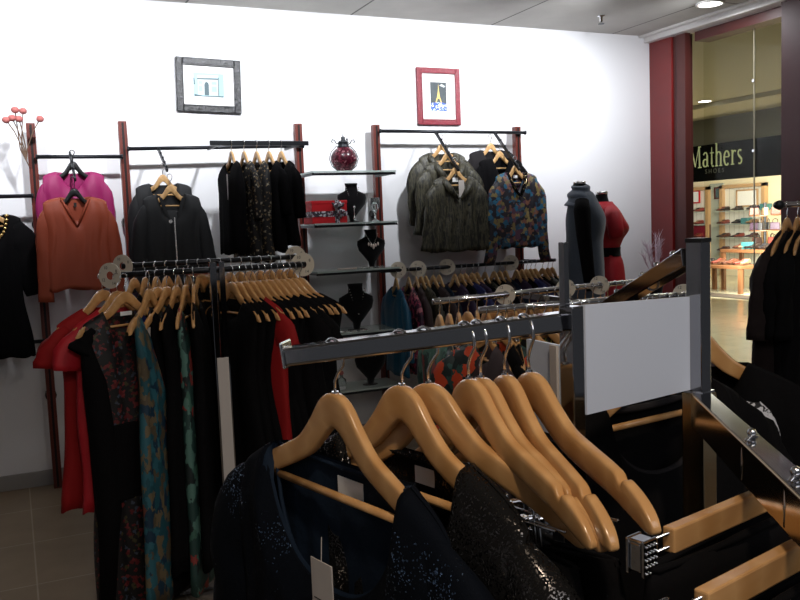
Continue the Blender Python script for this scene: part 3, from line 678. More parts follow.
# olive jackets
for i, (x, y, z, lb) in enumerate(((3.0, 5.68, 2.29, 'rearmost of the three crushed olive jackets'), (2.995, 5.58, 2.22, 'middle one of the three crushed olive jackets'), (2.99, 5.46, 2.10, 'front crushed olive jacket with a wide collar and white tag'))):
    z = z-.02; put(WH, (x, y, z), R(-8+3*i), 'pale wooden hanger of the '+lb)
    g = garment('jacket', 'jacket', 'olive', dict(length=.48, ang=6, r0=(.08, .036), r1=(.068, .03)), w=.185, L=.48, neck=('v', .10, .15, .012), prof=((0, 1), (.3, .95), (.6, .93), (1, 1.2)), seed=30+i, fold=.016, freq=7, **dict(LV, slope=.34))
    place(g, (x, y, z), R(-8+3*i), lb)
    for s_ in (-1, 1):
        z0 = hanger_top(.10)
        MB().tube([(s_*.10, -.012, z0), (s_*.105, -.035, z0-.03), (s_*.075, -.055, z0-.09), (s_*.01, -.065, z0-.16)], [.010, .026, .03, .008], 8).build('collar', 'olive', g, True)
    if i == 2:
        price_tag(g, .03, -.035, z0-.02, .045, .12, 0, False); MB().box((.0, .004, z0-.015), (.045, .001, .03)).build('care_label', 'mount', g)
        MB().ball((.06, -.085, z0-.2), .012, 8, (1, .4, 1)).build('button', 'iron', g, True)
for i, (x, y, z, mt, lb) in enumerate(((3.44, 5.70, 2.30, 'charcoal', 'charcoal jacket rearmost beside the floral blouse'), (3.46, 5.60, 2.23, 'black', 'black jacket between the charcoal jacket and the floral blouse'), (3.505, 5.46, 2.11, 'floral', 'blue, ochre and brown floral long sleeved blouse on the wall rail'))):
    z = z-.02; put(WH, (x, y, z), R(-4+4*i), 'pale wooden hanger of the '+lb)
    ln = dict(length=.62, ang=9, r0=(.068, .032), r1=(.045, .024)) if i == 2 else dict(length=.5, ang=7, r0=(.065, .03), r1=(.055, .025))
    g = place(garment('blouse' if i == 2 else 'jacket', 'blouse' if i == 2 else 'jacket', mt, ln, w=.19, L=.49 if i == 2 else .42, neck=('v', .08, .16, .012), prof=((0, 1), (.3, 1.02), (.6, 1), (1, 1.08)), seed=40+i, fold=.014, **LV), (x, y, z), R(-4+4*i), lb)
    if i == 2:
        z0 = hanger_top(.08)
        for s_ in (-1, 1): MB().tube([(s_*.085, -.015, z0+.003), (s_*.07, -.04, z0-.06), (s_*.005, -.06, z0-.17)], [.016, .018, .010], 6).build('collar', 'blackseq', g, True)
        MB().box((0, .0, z0-.02), (.04, .001, .02)).build('care_label', 'mount', g)
# far left black top with gold neck
q = atY(-2, 232, 5.45); q.z += .01
put(WH, (q.x-.05, 5.62, 1.895), R(4), 'pale wooden hanger at the left edge under the gold necked black top')
g = place(garment('top', 'top', 'black', dict(length=.44, ang=9, r0=(.085, .04), r1=(.05, .03)), w=.175, L=.80, neck=('scoop', .09, .15, .012), seed=50, fold=.015, **LV), (q.x-.05, 5.62, 1.895), R(4), 'black long top with a chunky gold chain neck at the left edge')
z0 = hanger_top(.09); gn = MB()
for i in range(19):
    a = -PI*i/18; gn.ball((.10*math.cos(a), -.032, z0+.15*math.sin(a)), .011, 8, (1, .6, 1))
gn.build('chain_trim', 'gold', g, True)
# ---------------------------------------------------------------- glass shelves
SZ = [1.985, 1.632, 1.305, .868, .462]; SNM = ['top glass shelf carrying the red lantern', 'second glass shelf carrying the red gift box', 'third glass shelf carrying the flat strip of beads', 'fourth glass shelf, low beside the teal garments', 'lowest glass shelf near the floor']
for z, lb in zip(SZ, SNM):
    sh = thing('glass_shelf', (2.19, 5.6, z), lb, 'shelf', 0, 'glass shelves between the posts')
    MB().box((0, -.016, .001), (.62, .315, .012)).build('glass_pane', 'shelfglass', sh, bevel=.001)
    MB().box((0, -.160, -.014), (.62, .010, .016)).build('front_rail', 'rail', sh, bevel=.002)
    for sx in (-1, 1): MB().box((sx*.295, .005, -.013), (.014, .30, .016)).build('bracket', 'rail', sh)
# lantern
ln = thing('lantern', (2.147, 5.52, SZ[0]+.005), 'plum red mosaic glass lantern with a dark iron crown on the top shelf', 'lantern')
MB().lathe([(.001, 0), (.045, 0), (.05, .012), (.075, .035), (.092, .075), (.092, .105), (.075, .14), (.045, .165), (.04, .17), (.001, .17)], n=28).build('mosaic_globe', 'urn', ln, True)
cr = MB(); cr.lathe([(.042, .163), (.046, .172), (.038, .18), (.034, .198), (.040, .203), (.022, .21), (.012, .225), (.016, .235), (.004, .245), (.001, .262)], n=20)
cr.build('crown', 'iron', ln, True)
for a in range(4):
    an = a*PI/2; cx, cy = math.cos(an), math.sin(an)
    MB().tube([(cx*.038, cy*.038, .19), (cx*.055, cy*.055, .20), (cx*.062, cy*.062, .215), (cx*.078, cy*.078, .222), (cx*.086, cy*.086, .208), (cx*.078, cy*.078, .2)], .0035, 6).build('scroll', 'iron', ln, True)
for sx in (-1, 1):
    MB().tube([(sx*.048, 0, .18), (sx*.09, 0, .14), (sx*.108, 0, .09), (sx*.09, 0, .04), (sx*.05, 0, .008)], .0028, 6).build('side_wire', 'iron', ln, True)
# gift box
gb = thing('gift_box', (1.995, 5.53, SZ[1]+.005), 'red gift box with a patterned ribbon on the second shelf', 'gift box', R(3))
MB().box((0, 0, .075), (.26, .16, .15)).build('box_body', 'giftred', gb, bevel=.003)
MB().box((0, 0, .145), (.266, .166, .022)).build('box_lid', 'giftred', gb, bevel=.003)
rb = MB(); rb.box((0, 0, .065), (.264, .164, .038)); rb.box((.055, 0, .078), (.034, .168, .16))
rb.build('ribbon', 'ribbon', gb)
bw = MB()
for a, r_, sd in ((40, .06, 1), (140, .06, -1), (70, .05, 1), (110, .05, -1), (-35, .07, 1), (-75, .07, 1)):
    aa = R(a); bw.tube([(.055, -.088, .10), (.055+r_*.6*math.cos(aa), -.11, .10+r_*.6*math.sin(aa)), (.055+r_*math.cos(aa), -.10, .10+r_*math.sin(aa))], [.006, .016, .004], 6)
bw.build('bow', 'ribbon', gb, True)
def bust(x, y, z, h, lb, kind, rz=0, wd=1.32):
    b = thing('necklace_bust', (x, y, z), lb, 'necklace bust', rz)
    prof = [(-.012, 0), (.012, 0), (.018, .04), (.045, .08), (.072, .12), (.08, .16), (.078, .185), (.055, .20), (.035, .212), (.032, .24), (.036, .262), (-.036, .262), (-.032, .24), (-.035, .212), (-.055, .20), (-.078, .185), (-.08, .16), (-.072, .12), (-.045, .08), (-.018, .04)]
    k = h/.262; mb = MB(); vs = []; fs = []; n = 14
    half = [p for p in prof if p[0] > 0]
    for (px, pz) in half:
        for i in range(n):
            a = 2*PI*i/n; dy = .022+.012*math.sin(min(1, pz/.2)*PI)
            vs.append((px*wd*k*math.cos(a), dy*k*math.sin(a)*(1 if pz > .03 else .7)-.02*k*(1-abs(pz/.262-.5)), pz*k+.004))
    for j in range(len(half)-1):
        for i in range(n): fs.append((j*n+i, j*n+(i+1) % n, (j+1)*n+(i+1) % n, (j+1)*n+i))
    fs.append(tuple(range(n))); fs.append(tuple((len(half)-1)*n+i for i in range(n)))
    mb.add(vs, fs).build('velvet_bust', 'velvet', b, True)
    MB().lathe([(.05*k, 0), (.05*k, .006), (.01, .01), (.01, .03)], n=18, sy=.7).build('foot', 'velvet', b)
    nl = thing('necklace', (x, y, z), {'pend': 'silver chain necklace with a long pendant on the second shelf bust', 'fan': 'necklace of pearl drops on the bust under the second shelf', 'strand': 'pale bead strand hanging on the fourth shelf bust', 'low': 'thin silver chain on the lowest bust'}[kind], 'necklace', rz)
    yf = -.045*k; ch = MB()
    L_ = {'pend': .12, 'fan': .075, 'strand': .14, 'low': .1}[kind]
    for i in range(25):
        q = -1+i/12; ch.ball((q*.034*k*wd, yf-.003+.015*abs(q), .235*k-L_*k*(1-abs(q)**1.4)), .0035 if kind != 'strand' else .005, 6)
    ch.build('chain', 'silver', nl, True)
    if kind == 'pend':
        pd = MB(); pd.tube([(0, yf-.004, .115*k), (0, yf-.006, .03*k)], .004, 6); pd.ball((0, yf-.008, .105*k), .011, 8); pd.ball((0, yf-.008, .03*k), .010, 8, (1, .6, 1.6)); pd.build('pendant', 'silver', nl, True)
    if kind == 'fan':
        for i, dx in enumerate((-.036, -.018, 0, .018, .036)):
            zz = .16*k-.012+abs(dx)*.5; MB().ball((dx, yf-.012, zz), .009+(.004 if i == 2 else 0), 8, (.8, .6, 1.5)).build('drop', 'pearl', nl, True)
    return b
bust(2.195, 5.54, SZ[1]+.005, .27, 'tall black velvet bust on the second shelf beside the gift box', 'pend')
bust(2.335, 5.56, SZ[2]+.005, .27, 'black velvet bust tucked under the right end of the second shelf', 'fan')
bust(2.20, 5.56, SZ[3]+.005, .33, 'black velvet bust on the fourth shelf', 'strand')
bust(2.29, 5.56, SZ[4]+.005, .30, 'black velvet bust on the lowest shelf seen under the chrome bar', 'low')
gl = thing('glass_vase', (2.37, 5.53, SZ[1]+.005), 'tall clear cut glass vase at the right end of the second shelf', 'vase')
MB().lathe([(.03, 0), (.03, .006), (.008, .02), (.010, .06), (.030, .10), (.034, .17), (.030, .17), (.026, .10), (.004, .065)], n=16, close=False).build('vase_bowl', 'clear', gl, True)
MB().tube([(0, 0, .05), (.004, 0, .13), (-.006, 0, .15)], .006, 6).build('inner_stem', 'silver', gl, True)
bs = thing('bead_strip', (2.17, 5.50, SZ[2]+.006), 'flat strip of pearls and silver beads lying on the third shelf', 'bracelet')
b1 = MB(); b2 = MB()
for i in range(26): (b1 if i < 14 else b2).ball((-.11+i*.0105, .006*math.sin(i), .007), .006, 6)
b1.build('pearl_row', 'pearl', bs, True); b2.build('silver_row', 'silver', bs, True)
for i, dx in enumerate((-.13, -.09, -.04, .03)):
    o = thing('bracelet', (2.19+dx, 5.47, SZ[3]+.006), f'small silver bracelet lying on the fourth shelf, {["leftmost", "second", "third", "rightmost"][i]} of four', 'bracelet', 0, 'bracelets on the fourth shelf')
    m_ = MB(); m_.tube([(.024*math.cos(a*PI/6), .024*math.sin(a*PI/6), .006) for a in range(13)], .004, 6, False); m_.build('band', 'silver', o, True)
o = thing('glass_bottle', (2.06, 5.53, SZ[4]+.005), 'small pinkish perfume bottle on the lowest shelf', 'bottle')
MB().lathe([(.03, 0), (.033, .01), (.033, .07), (.012, .085), (.012, .1)], n=14).build('bottle_body', 'clear', o, True); MB().ball((0, 0, .115), .018, 10).build('stopper', 'berry', o, True)
# ---------------------------------------------------------------- pictures on the wall
def picture(cx, cz, w, h, fw, fm, roll, lb, kind):
    f = thing('framed_picture', (cx, D-.014, cz), lb, 'picture'); f.rotation_euler = (0, R(roll), 0)
    mb = MB()
    for sx in (-1, 1): mb.box((sx*(w-fw)/2, 0, 0), (fw, .026, h))
    for sz in (-1, 1): mb.box((0, 0, sz*(h-fw)/2), (w-2*fw+.002, .026, fw))
    mb.build('frame', fm, f, bevel=.006)
    ib = MB(); iw, ih = w-2*fw, h-2*fw
    for sx in (-1, 1): ib.box((sx*(iw/2), -.012, 0), (.006, .008, ih))
    for sz in (-1, 1): ib.box((0, -.012, sz*(ih/2)), (iw, .008, .006))
    ib.build('inner_bead', fm, f)
    MB().box((0, .004, 0), (iw, .006, ih)).build('mount_card', 'mount', f)
    def P(poly, mt, k=0): MB().prism(poly, .0008-k*.0003, .0006-k*.0003).build('print_shape', mt, pr)
    if kind == 'arch':
        pr = MB().prism([(-.105, -.075), (.105, -.075), (.105, .085), (-.105, .085)], .0009, .0012).build('print', 'skyprint', f)
        P([(-.075, -.065), (.065, -.065), (.065, .05), (-.075, .05)], 'stoneprint'); P([(-.08, .05), (.068, .055), (.068, .075), (-.078, .068)], 'stoneprint', 1)
        P([(-.078, .040), (.067, .044), (.067, .052), (-.08, .048)], 'shadeprint', 2)
        P([(-.03, -.065), (.0, -.065), (.0, .005), (-.004, .018), (-.015, .026), (-.026, .018), (-.03, .005)], 'shadeprint', 2)
        P([(-.10, -.075), (.10, -.075), (.10, -.066), (-.04, -.07), (-.10, -.06)], 'shadeprint', 3)
        for a, b in ((-.068, -.045), (.02, .052)): P([(a, -.04), (b, -.04), (b, -.005), (a, -.005)], 'skyprint', 3); P([(a, .01), (b, .01), (b, .028), (a, .028)], 'skyprint', 3)
        P([(-.104, .0), (-.094, .005), (-.096, .045), (-.104, .05)], 'shadeprint', 3); P([(.064, -.065), (.07, -.065), (.07, .06), (.066, .06)], 'shadeprint', 3)
    else:
        pr = MB().prism([(-.07, -.11), (.07, -.11), (.07, .11), (-.07, .11)], .0009, .0012).build('print', 'nightprint', f)
        P([(-.07, -.11), (.07, -.11), (.07, -.055), (.02, -.04), (-.03, -.045), (-.07, -.05)], 'blueprint')
        P([(-.028, -.045), (-.018, -.045), (-.008, -.015), (.008, -.015), (.018, -.045), (.028, -.045), (.012, .0), (.005, .05), (.001, .10), (-.003, .05), (-.012, .0)], 'goldprint', 1)
        P([(.01, .085), (.05, .07), (.062, .08), (.03, .098)], 'stoneprint', 2)
    return f
picture(1.320, 2.611, .445, .365, .046, 'frameb', 1.5, 'black carved frame with a pale print of a stone arch, high on the wall', 'arch')
picture(3.098, 2.585, .375, .435, .04, 'framer', 0, 'crimson carved frame with a night print of a lit tower, high on the wall', 'tower')
# ---------------------------------------------------------------- twigs with bobbles and pampas
tv = thing('bobble_twigs', (.15, 5.70, 2.04), 'bunch of twigs with pink bobbles fixed to the leftmost wall post', 'dried flowers')
for i, (px, py) in enumerate(((15, 110), (23, 111), (6, 120), (12, 118), (19, 119), (40, 119))):
    q = atY(px, py, 5.6)-Vector((.15, 5.70, 2.04)); c_ = Vector((-.05+.008*i, -.02, .12))
    MB().tube([(0, 0, 0), (-.02, -.01, .05), c_, c_.lerp(q, .5)+Vector((0, 0, .02)), q], .0035, 5).build('twig', 'twig', tv, True)
    MB().ball(q, .021, 10, (1.1, 1, 1)).build('bobble', 'berry', tv, True)
pg = thing('pampas_bunch', (5.0, 5.62, 1.0), 'pale pink feathery dried grass beside the red window column', 'dried flowers')
rp = random.Random(3)
MB().lathe([(.06, -1.0), (.10, -.9), (.12, -.6), (.07, -.2), (.05, -.05), (.06, 0)], n=18).build('floor_vase', 'velvet', pg, True)
for i in range(9):
    tx, tz = rp.uniform(-.13, .10), rp.uniform(.26, .44); pts = [(0, 0, -.3), (tx*.3, 0, .1), (tx*.7, .02, tz*.7), (tx, .03, tz)]
    mb = MB(); mb.tube(pts, [.003, .003, .006, .002], 5)
    for k in range(26):
        u = .45+.55*k/26; b = Vector(pts[1]).lerp(Vector(pts[3]), u); e = b+Vector((rp.uniform(-.04, .04)+tx*.1, rp.uniform(-.03, .03), rp.uniform(.02, .07)))
        mb.tube([b, e], [.002, .0008], 3)
    mb.build('plume', 'pampas', pg)
# ================================================================= MANNEQUINS
def rings(mb, sec, n=28, closed=True, fold=0, ff=7):
    vs = []; fs = []
    for (z, hx, hy, yo) in sec:
        for k in range(n):
            a = 2*PI*k/n; q = 1+fold*math.sin(ff*a+z*3)*(1 if z < -.5 else .3)
            vs.append((hx*math.copysign(abs(math.cos(a))**.9, math.cos(a))*q, yo+hy*math.sin(a)*q, z))
    for j in range(len(sec)-1):
        for k in range(n): fs.append((j*n+k, j*n+(k+1) % n, (j+1)*n+(k+1) % n, (j+1)*n+k))
    if closed: fs.append(tuple(range(n))); fs.append(tuple((len(sec)-1)*n+k for k in range(n)))
    return mb.add(vs, fs)
def smooth_sec(sec, k=5):
    out = []; tabs = [[(-z[0], z[i]) for z in sec] for i in (1, 2, 3)]
    z0, z1 = -sec[0][0], -sec[-1][0]; n = (len(sec)-1)*k
    for i in range(n+1):
        z = z0+(z1-z0)*i/n; out.append((-z,)+tuple(catmull(t_, z) for t_ in tabs))
    return out
TOR = [(-.02, .045, .045, .02), (-.08, .05, .05, .015), (-.115, .10, .065, .01), (-.15, .165, .075, .0), (-.22, .17, .10, -.012), (-.30, .155, .118, -.022), (-.38, .13, .095, -.005), (-.45, .118, .085, 0), (-.55, .155, .105, 0), (-.66, .175, .12, .01), (-.8, .165, .115, .01)]
def mannequin(loc, rz, lb):
    m_ = thing('mannequin', loc, lb, 'mannequin', rz)
    rings(MB(), smooth_sec(TOR)).build('torso', 'velvet', m_, True)
    MB().lathe([(.047, -.025), (.047, -.003), (.03, 0), (.001, 0)], (0, .02, 0), n=20).build('neck_cap', 'silver', m_, True)
    MB().lathe([(.016, -.78), (.016, -loc[2]+.03), (.17, -loc[2]+.015), (.17, -loc[2])], n=24).build('stand', 'iron', m_, True)
    return m_
def dressed(loc, rz, mt, sec, name, lb, extra=None):
    g = thing(name, loc, lb, name, rz)
    rings(MB(), smooth_sec(sec), closed=False, fold=.03).build('body', mt, g, True, solid=.003)
    return g
mp = atY(582, 181, 5.15); mp = (mp.x, 5.15, mp.z)
mannequin(mp, R(52), 'black headless mannequin wearing the slate cowl neck vest')
g = dressed(mp, R(52), 'slate', [(-.085, .10, .085, .01), (-.12, .15, .10, .005), (-.16, .185, .11, -.005), (-.28, .19, .145, -.02), (-.45, .18, .135, -.01), (-.62, .20, .15, 0), (-.85, .21, .155, 0), (-1.0, .215, .16, 0)], 'vest', 'slate blue cowl neck vest over black sleeves on the left mannequin')
vs = []; fs = []; nn, nj = 40, 16
for j in range(nj+1):
    v = j/nj; rr = .058+.098*v**.8; fo = .010*math.sin(v*PI*4.4)
    for k in range(nn):
        a = 2*PI*k/nn; fr = max(0, -math.sin(a))
        vs.append(((rr+fo)*1.12*math.cos(a)*(1+.05*v), .012+(rr*.72+fo)*math.sin(a)-.02*v*fr, -.03-.145*v**1.4-.045*v*fr*(1+.5*math.sin(2*a))+.012*math.cos(a)))
for j in range(nj):
    for k in range(nn): fs.append((j*nn+k, j*nn+(k+1) % nn, (j+1)*nn+(k+1) % nn, (j+1)*nn+k))
MB().add(vs, fs).build('cowl_collar', 'slate', g, True, solid=.006)
for sd in (-1, 1):
    MB().tube([(sd*.165, 0, -.15), (sd*.20, 0, -.22), (sd*.215, -.01, -.40), (sd*.21, -.03, -.60), (sd*.20, -.05, -.80)], [.05, .062, .055, .048, .04], 12).build('sleeve', 'black', g, True)
mp = atY(604, 191, 5.35); mp = (mp.x, 5.35, mp.z)
mannequin(mp, R(70), 'black headless mannequin wearing the red belted dress')
g = dressed(mp, R(70), 'redd', [(-.085, .075, .07, .01), (-.12, .14, .085, .005), (-.155, .19, .10, 0), (-.22, .20, .125, -.015), (-.30, .185, .15, -.032), (-.38, .15, .125, -.01), (-.47, .132, .105, 0), (-.56, .165, .13, 0), (-.68, .19, .145, .005), (-.95, .195, .15, .005)], 'dress', 'bright red short sleeved dress with a black belt on the right mannequin')
for sd in (-1, 1): MB().tube([(sd*.15, 0, -.15), (sd*.205, 0, -.20), (sd*.225, -.01, -.30), (sd*.225, -.02, -.36)], [.05, .066, .062, .06], 12).build('sleeve', 'redd', g, True)
rings(MB(), [(-.44, .142, .114, 0), (-.47, .140, .112, 0), (-.50, .142, .114, 0), (-.51, .145, .117, 0)], closed=False).build('belt', 'velvet', g, True, solid=.004)
# ================================================================= shared pieces for racks
def size_disc(loc, rz, lb, grp, nums=('8', '10', '12', '14'), r=.052):
    d = thing('size_divider', loc, lb, 'size divider', rz, grp)
    MB().lathe([(.017, -.0015), (r, -.0015), (r, .0015), (.017, .0015), (.017, -.0015)], n=32, axis='x', close=False).build('disc', 'disc', d)
    for i, t_ in enumerate(nums):
        a = PI/2*i+.5; text_mesh('printed_number', t_, .018, M['ink'], d, (-.0022, -.036*math.cos(a), .036*math.sin(a)), (PI/2, 0, -PI/2), .0002)
    return d
TH = make_wood_hanger('wood'); TH.name = 'wooden_hanger'
PROTO = {}
def rack_garment(mt, kind, loc, rz, name, cat, lb, grp=None, tilt=0):
    """garments crowded on a rail; every material/kind pair is built once, then copied"""
    key = (mt, kind)
    if key not in PROTO:
        kw = dict(w=.205, T=.032, fold=.014, nu=30, nv=16, seed=len(PROTO)+60)
        sl = None
        if kind == 'long': kw.update(L=1.02, neck=('scoop', .085, .10, .015), prof=((0, 1), (.2, .92), (.35, .82), (.6, 1.0), (1, 1.15)))
        elif kind == 'strap': kw.update(L=1.12, w=.15, neck=('v', .13, .16, .08), prof=((0, 1), (.15, 1.1), (.35, 1.0), (.6, 1.15), (1, 1.45)))
        elif kind == 'tee': kw.update(L=.72, neck=('scoop', .08, .08, .012), prof=((0, 1), (.3, 1.0), (.5, 1.0), (1, 1.12))); sl = dict(length=.16, ang=12, r0=(.068, .03), r1=(.066, .028))
        else: kw.update(L=.56, neck=('scoop', .08, .09, .012)); sl = dict(length=.46, ang=7, r0=(.07, .03), r1=(.05, .022))
        if sl: sl.update(n=10, nj=8)
        PROTO[key] = garment(name, cat, mt, sl, **kw)
        PROTO[key].name = name
    g = put(PROTO[key], loc, rz, lb, grp, tilt); return g
# ================================================================= RACK ON THE LEFT (two parallel rails full of dresses)
ZB1, ZB2, YB1, YB2 = 1.468, 1.488, 3.55, 3.98
rk = thing('garment_rack', (.80, 3.76, 0), 'double railed chrome garment rack full of dresses left of centre', 'clothes rack')
MB().box((-.075, -.40, .75), (.026, .026, 1.49)).build('post', 'dchrome', rk, bevel=.003)
MB().box((-.040, -.40, .75), (.022, .026, 1.49)).build('support_tube', 'dchrome', rk)
MB().box((-.058, -.416, .56), (.046, .004, 1.10)).build('white_strip', 'tag', rk)
for nm, y, z, x0, x1 in (('front_rail', YB1, ZB1, .37, 1.17), ('back_rail', YB2, ZB2, .45, 1.27)):
    MB().tube([(x0-.8, y-3.76, z-.0125), (x1-.8, y-3.76, z-.0125)], .0125, 14).build(nm, 'rail', rk, True)
MB().box((-.058, -.06, 1.435), (.03, .68, .03)).build('cross_bar', 'dchrome', rk)
MB().box((0, 0, .03), (.07, .7, .05)).build('foot', 'dchrome', rk); MB().box((0, 0, .03), (.9, .07, .05)).build('foot', 'dchrome', rk)
for x, y, z, lb in ((.355, YB1, ZB1, 'cream round size divider at the left end of the front rail of the dress rack'), (.455, YB2, ZB2, 'cream round size divider at the left end of the back rail of the dress rack'), (1.165, YB1, ZB1, 'cream round size divider at the right end of the front rail of the dress rack'), (1.27, YB2, ZB2, 'cream round size divider at the right end of the back rail of the dress rack')):
    size_disc((x, y, z-.0125), R(48 if x < .8 else 60), lb, None)
RB = random.Random(11)
def hang(x, y, z, rz, mt, kind, name, cat, lb, grp=None, hl=None, hg=None):
    put(TH, (x, y, z), rz, hl or ('wooden hanger of the '+lb), hg)
    return rack_garment(mt, kind, (x, y, z), rz, name, cat, lb, grp)
hang(.325, 3.58, ZB1, R(24), 'red', 'tee', 'dress', 'dress', 'red short sleeved dress at the far left end of the dress rack')
hang(.375, 3.52, ZB1-.004, R(27), 'redd', 'tee', 'dress', 'dress', 'red dress second from the left end of the dress rack, behind the floral one')
# floral dress with black sides in front
put(TH, (.395, 3.45, ZB1-.004), R(25), 'wooden hanger of the black dress with the red floral front')
g = place(garment('dress', 'dress', 'rfloral', dict(length=.10, ang=25, r0=(.05, .03), r1=(.05, .03), mat=M['black']), w=.19, L=1.13, neck=('square', .10, .07, .01), T=.05, prof=((0, 1), (.2, .95), (.4, .85), (.7, .98), (1, 1.1)), seed=71, fold=.014, nu=44, nv=26), (.395, 3.45, ZB1-.004), R(25), 'black dress with red floral front and white tag at the rack front left')
for sd in (-1, 1):
    pn = MB(); vs = []
    pn.tube([(sd*.19, -.02, -.25), (sd*.17, -.03, -.4), (sd*.155, -.03, -.6), (sd*.15, -.03, -.9), (sd*.185, -.03, -1.30)], [.02, .045, .05, .05, .03], 10)
    pn.build('side_panel', 'black', g, True)
MB().box((0, -.068, -.72), (.26, .012, .30)).build('waist_panel', 'black', g, bevel=.005)
price_tag(g, .055, -.062, -.215, .028, .10)
MB().box((.0, .0, -.155), (.05, .002, .016)).build('care_label', 'mount', g)
LB = [('bfloral', 'strap', 'teal and sand printed strappy dress beside the floral dress'), ('royal', 'strap', 'royal blue strappy dress'), ('black', 'strap', None), ('black', 'long', None), ('gfloral', 'strap', 'green and coral printed dress left of the rack post'), ('black', 'long', None)]
SIXTH = ['first', 'second', 'third', 'fourth', 'fifth', 'last']
for i, (mt, kd, lb) in enumerate(LB):
    x = .50+i*.037; l2 = lb or f'plain black dress on the front rail, {SIXTH[i]} of six left of the post'
    hang(x-.012*(i == 0), YB1-.09*(i == 0), ZB1, R(58 if i == 0 else 38+i*7), mt, kd, 'dress', 'dress', l2, None if lb else 'black dresses left of the rack post', f'varnished wooden hanger on the front rail, {SIXTH[i]} of six left of the post', 'hangers left of the rack post')
RR = [('black', 'long')]*3+[('red', 'tee')]+[('black', 'long')]*3+[('black', 'tee')]*2+[('black', 'long')]*3
for i, (mt, kd) in enumerate(RR):
    x = .845+i*.0275; rz = R(-72+i*2.6+RB.uniform(-3, 3))
    red = mt == 'red'
    hang(x, YB1, ZB1, rz, mt, kd, 'dress', 'dress', 'red dress squeezed between black ones right of the rack post' if red else f'plain black dress on the front rail, {ORD[i]} right of the rack post', None if red else 'black dresses right of the rack post', f'varnished wooden hanger on the front rail, {ORD[i]} right of the rack post', 'hangers right of the rack post')
for i in range(16):
    x = .50+i*.049; rz = R((60 if x < .8 else -66)+RB.uniform(-6, 6))
    hang(x, YB2, ZB2, rz, 'black' if i % 5 else 'purple', 'tee', 'dress', 'dress', f'plain black dress on the back rail of the dress rack, {ORD[i]} from the left' if i % 5 else f'dark purple dress on the back rail of the dress rack, {ORD[i]} from the left', 'dresses on the back rail' if i % 5 else 'purple dresses on the back rail', f'wooden hanger on the back rail of the dress rack, {ORD[i]} from the left', 'hangers on the back rail')
# ================================================================= LOW WALL RAIL
seq = [('teal', 'top', 'teal blue satin top at the left end of the low wall rail'), ('pinkp', 'top', 'pink and black printed top second on the low wall rail'), ('brownc', 'long', 'dark brown top third on the low wall rail')]
LRG = 'dark tops on the low wall rail'
RC = random.Random(4)
xs = [2.50, 2.60, 2.66, 2.70, 2.74, 2.80, 2.85, 2.98, 3.03, 3.07, 3.13, 3.17, 3.24, 3.32, 3.37, 3.42, 3.52, 3.57, 3.61, 3.65, 3.69, 3.76, 3.81, 3.85]
cols = ['royal', 'purple', 'black', 'olive', 'black', 'brownc', 'navy', 'purple', 'black']
for i, x in enumerate(xs):
    rz = R(-96 if i < 3 else -80+RC.uniform(-9, 9))
    if i < 3: mt, kd, lb = seq[i]; kd = 'top'; gp = None
    else: mt = cols[i % 9]; kd = 'top'; lb = {'royal': 'royal blue top', 'purple': 'dark purple top', 'black': 'black top', 'olive': 'olive crushed top', 'brownc': 'dark brown top', 'navy': 'navy top'}[mt]; gp = lb+'s on the low wall rail'; lb += f' on the low wall rail, {ORD[i]} from the left'
    put(WH, (x, 5.5, 1.299), rz, f'pale wooden hanger on the low wall rail, {ORD[i]} from the left', 'hangers on the low wall rail')
    rack_garment(mt, kd, (x, 5.5, 1.299), rz, 'top', 'top', lb, gp)
for px, lb in ((398, 'cream round size divider at the left end of the low wall rail'), (418, 'cream round size divider second on the low wall rail'), (447, 'cream round size divider in the middle of the low wall rail'), (511, 'cream round size divider right of the middle of the low wall rail')):
    q = atY(px, 268, 5.5); size_disc((q.x, 5.5, 1.285), R(65), lb, None, ('8', '10', '12', '14'), .06)
# ================================================================= CENTRE RACK (seen behind the chrome bar)
DB = [((1.59, 3.13, 1.30), (2.87, 3.30, 1.30), 'back'), ((1.56, 2.70, 1.30), (2.50, 2.58, 1.30), 'front')]
rk = thing('garment_rack', (2.10, 2.90, 0), 'chrome double rack crowded with hangers behind the white sign panel', 'clothes rack')
for a, b, nm in DB:
    o_ = Vector((2.10, 2.90, 0)); MB().tube([Vector(a)-o_-Vector((0, 0, .0125)), Vector(b)-o_-Vector((0, 0, .0125))], .0135, 14).build(nm+'_rail', 'chrome', rk, True)
MB().box((0, 0, .64), (.04, .03, 1.27)).build('post', 'dchrome', rk, bevel=.003); MB().box((0, .015, 1.272), (.03, .62, .022)).build('cross_bar', 'dchrome', rk)
MB().box((0, 0, .025), (.07, .7, .05)).build('foot', 'dchrome', rk); MB().box((0, 0, .026), (.7, .07, .05)).build('foot', 'dchrome', rk)
RD = random.Random(9)
dm_ = ['black', 'purple', 'brownc', 'black', 'gfloral', 'black', 'charcoal', 'navy', 'black', 'pinkp', 'black']
dn = {'black': 'black', 'purple': 'dark purple', 'brownc': 'dark brown', 'gfloral': 'green coral printed', 'charcoal': 'charcoal', 'navy': 'navy', 'pinkp': 'pink printed', 'lime': 'lime black printed', 'coral': 'orange flecked green'}
for (a, b, nm), n in zip(DB, (26, 24)):
    a, b = Vector(a), Vector(b)
    for i in range(n):
        q = a.lerp(b, (i+.6)/n); rz = R(-100+RD.uniform(-14, 14)); mt = dm_[(i*3+n) % 11]
        lb = None
        if nm == 'front' and i == 1: mt = 'coral'
        if nm == 'front' and i in (4, 6): mt = 'lime'
        if mt in ('lime', 'coral'): rz = R(-62)
        put(TH, q, rz, f'wooden hanger on the {nm} rail of the centre rack, {ORD[i]} from the left', f'hangers on the {nm} rail of the centre rack')
        rack_garment(mt, 'top', q, rz, 'top', 'top', f'{dn[mt]} top on the {nm} rail of the centre rack, {ORD[i]} from the left', f'{dn[mt]} tops on the {nm} rail of the centre rack')
